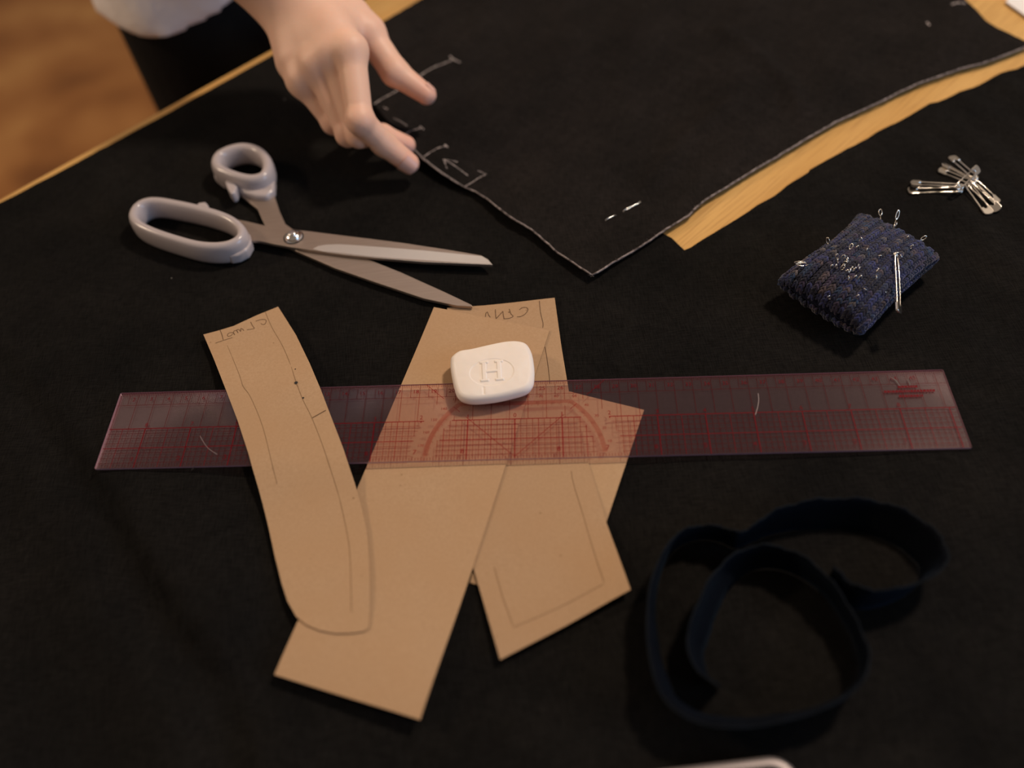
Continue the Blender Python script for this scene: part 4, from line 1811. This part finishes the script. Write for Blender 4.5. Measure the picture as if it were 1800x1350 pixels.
lh = b3(.578, .09, -.05)
for k, (dx, ln) in enumerate(((-.026, .062), (-.009, .075), (.009, .070), (.026, .055))):
    a_ = lh + np.array([*(-en * dx * .8), -.03])
    c_ = a_ + np.array([*(-en * dx * .3 - ed * .004), -ln * .55])
    body_prims.append((a_, c_, .0105, .0095))
    body_prims.append((c_, c_ + np.array([*(-ed * .012), -ln * .45]), .0095, .0085))
body_prims.append((lh + np.array([*(-en * .012), 0]), lh + np.array([*(-en * .042 - ed * .008), -.055]), .013, .010))


def sdf_prims(Pn, prims, k):
    d = None
    for a, b, ra, rb in prims:
        q = cone_sd(Pn, a, b, ra, rb)
        d = q if d is None else smin(d, q, k)
    return d


def clothed(prims, grow, step, k, clip):
    pts_ = np.array([p for a, b, *_ in prims for p in (a, b)])
    rmax = max(max(r1, r2) for *_, r1, r2 in prims) + grow + .03
    lo_, hi_ = pts_.min(0) - rmax, pts_.max(0) + rmax
    G = grid_of(lo_, hi_, step)
    f = np.empty(G.shape[:3], np.float32)
    for i in range(0, G.shape[0], 12):
        q = G[i:i + 12]
        f[i:i + 12] = clip(q, sdf_prims(q, prims, k) - grow)
    return surface_nets(f, lo_, step)


BV, BF = clothed(body_prims, 0, .0072, .022, lambda q, d: d)
m = M['skin'] = mat('skin', (.62, .40, .29), .48, spec=.35)
v = coords(m)
at_ = nd(m, 'ShaderNodeAttribute', attribute_name='flush')
c = mixc(m, noise_tex(m, v, 55, 3), (.73, .44, .315), (.82, .525, .39))
c = mixc(m, at_.outputs['Fac'], c, (.72, .33, .25))
lk(m, c, P(m).inputs['Base Color'])
P(m).inputs['Subsurface Weight'].default_value = .18
P(m).inputs['Subsurface Radius'].default_value = (1, .35, .2)
P(m).inputs['Subsurface Scale'].default_value = .005
bump(m, noise_tex(m, v, 420, 3), .12, .0006)

pr = empty('person', (*PEL, FLZ))
tag(pr, 'person in a white shirt and black trousers reaching over the table with the right hand', 'person')
VV = np.concatenate([BV, HV])
FF = np.concatenate([BF, HF + len(BV)])
bod = mobj('body', VV, FF, M['skin'], pr, True)
# redder fingertips and knuckles (skin colour itself)
fl_ = np.zeros(len(VV))
for k, j in HJ.items():
    for jj, s_, a_ in ((j[3], .014, .55), (j[1], .010, .30), (j[2], .009, .22)):
        fl_ = np.maximum(fl_, a_ * np.exp(-(np.linalg.norm(VV - jj, axis=1) / s_) ** 2))
fa = bod.data.attributes.new('flush', 'FLOAT', 'POINT')
fa.data.foreach_set('value', fl_.astype('f'))
md = bod.modifiers.new('smooth', 'SMOOTH')
md.factor = .5
md.iterations = 3

M['nail'] = mat('fingernail', (.70, .41, .33), .35, spec=.4)


def nail(f, dors, w_, l_, back=.0065):
    j = HJ[f]
    ax = j[3] - j[2]
    ax /= np.linalg.norm(ax)
    d = np.asarray(dors, float)
    d = d - ax * (d @ ax)
    d /= np.linalg.norm(d)
    sd = np.cross(ax, d)
    r_ = HR[f][3]
    V, Fc = [], []
    NX, NY = 8, 6
    for lay in (0, 1):
        for i in range(NX + 1):
            for k in range(NY + 1):
                x = -1 + 2 * i / NX
                y = -1 + 2 * k / NY
                yy = y * math.sqrt(max(0, 1 - .30 * x * x))
                a_ = x * 1.0
                rad = r_ + .0003 - lay * .0012 + (.0006 * -y if y < 0 else -.0009 * y * y)
                p = j[3] + ax * (-.0002 + yy * l_) + (sd * math.sin(a_) + d * math.cos(a_)) * rad * 1.0
                V.append(p)
    n = (NX + 1) * (NY + 1)
    for i in range(NX):
        for k in range(NY):
            q = (i * (NY + 1) + k, (i + 1) * (NY + 1) + k, (i + 1) * (NY + 1) + k + 1, i * (NY + 1) + k + 1)
            Fc += [q, tuple(x + n for x in q[::-1])]
    o = mobj('fingernail', V, Fc, M['nail'], pr, True)
    return recalc(o)


def dorsal(f):
    j = HJ[f]
    return j[1] - (j[0] + j[3]) / 2


nail('index', dorsal('index') + np.array([.0, -.02, .01]), .005, .0052)
nail('middle', dorsal('middle'), .005, .0042)
nail('thumb', np.array([.35, .75, .55]), .006, .0038)

# trousers and shirt
M['trousers'] = mat('black_trousers', (.006, .006, .006), .9, spec=.15)
bump(M['trousers'], noise_tex(M['trousers'], coords(M['trousers']), 60, 3), .4, .004)
tp = [(b3(.268, .150, .04), b3(.258, .160, -.40), .080, .064), (b3(.258, .160, -.40), b3(.255, .180, -.76), .064, .056),
      (b3(.455, .165, .04), b3(.46, .170, -.40), .083, .064), (b3(.46, .170, -.40), b3(.462, .190, -.76), .064, .056), (b3(.318, .165, .06), b3(.416, .165, .06), .103, .107)]
tp += [(a, b, ra + .010, rb + .010) for a, b, ra, rb in body_prims[6:9]] + [(a, b, ra + .009, rb + .012) for a, b, ra, rb in (body_prims[0], body_prims[3])]
tv, tf = clothed(tp, 0, .0075, .022, lambda q, d: np.maximum(np.maximum(d, q[..., 2] - .13), -.805 - q[..., 2]))
recalc(mobj('trousers', tv, tf, M['trousers'], pr, True))
M['shirt'] = mat('white_shirt', (.84, .80, .79), .85, spec=.2)
bump(M['shirt'], noise_tex(M['shirt'], coords(M['shirt']), 30, 3), .5, .006)
sp3 = [(a, b, ra + .003, rb + .004) for a, b, ra, rb in tp] + [(b3(.420, .160, .08), b3(.43, .160, -.03), .108, .106), (b3(.342, .155, .08), b3(.340, .12, .30), .113, .112), (b3(.385, .155, .08), b3(.375, .12, .30), .116, .112),
       (b3(.30, .115, .34), b3(.29, .085, .48), .106, .086), (b3(.40, .115, .34), b3(.40, .085, .48), .106, .086), (b3(.25, .085, .515), b3(.43, .085, .515), .064, .064),
       (SHO, ELB * .8 + SHO * .2, .058, .054), (b3(.50, .10, .50), b3(.545, .125, .27), .058, .054)]
hemc = np.array(at(305, 78, -.012))


def shirt_clip(q, d):
    s = (q[..., :2] - ea.astype(np.float32)) @ ed.astype(np.float32)
    hs = (hemc[:2] - ea) @ ed
    hem = -.004 + 6.5 * np.clip(s - hs, 0, 1) ** 2 + 11.0 * np.clip(hs - s, 0, 1) ** 2 + .004 * np.sin(s * 60)
    hem = np.minimum(hem, .028)
    fold = .0035 * np.sin(s * 95 + q[..., 2] * 30)
    d = d + fold
    return np.maximum(np.maximum(d, hem - q[..., 2]), q[..., 2] - .60)


sv2, sf2 = clothed(sp3, .004, .0065, .03, shirt_clip)
recalc(mobj('shirt', sv2, sf2, M['shirt'], pr, True))
M['hair'] = mat('brown_hair', (.05, .028, .015), .6)
hv2, hf2 = clothed([(HEAD + np.array([*(en * .015), .035]), HEAD + np.array([*(en * .03), .02]), .096, .092), (HEAD + np.array([*(en * .05), -.02]), HEAD + np.array([*(en * .06), -.10]), .075, .05)], 0, .007, .02,
                   lambda q, d: np.maximum(d, (HEAD[2] + .03 - q[..., 2]) - ((q[..., :2] - HEAD[:2].astype(np.float32)) @ en.astype(np.float32)) * 2.2))
recalc(mobj('hair', hv2, hf2, M['hair'], pr, True))
M['eye'] = mat('dark_eye', (.03, .02, .015), .2)
M['lip'] = mat('lip', (.45, .16, .13), .5)
for s_ in (-1, 1):
    e0_ = HEAD + np.array([*(-en * .074 + ed * s_ * .032), .006])
    v_, f_ = tube_data([e0_ - np.r_[ed * .009, 0], e0_, e0_ + np.r_[ed * .009, 0]], [.003, .006, .003], 8)
    mobj('eye', v_, f_, M['eye'], pr, True)
e0_ = HEAD + np.array([*(-en * .083), -.072])
v_, f_ = tube_data([e0_ - np.r_[ed * .02 - en * .006, 0], e0_, e0_ + np.r_[ed * .02 + en * .006, 0]], [.003, .006, .003], 8)
mobj('mouth', v_, f_, M['lip'], pr, True)
M['shoe'] = mat('black_shoe', (.01, .01, .01), .4)
for s_, n_0 in ((.25, .06), (.465, .07)):
    prism('shoe', [EN(s_ + x, n_0 + y) for x, y in [(-.035, -.05), (-.02, -.085), (.02, -.085), (.035, -.05), (.032, .06), (.03, .15), (0, .175), (-.03, .15), (-.032, .06)]], FLZ, FLZ + .075, M['shoe'], pr, .02, 3)
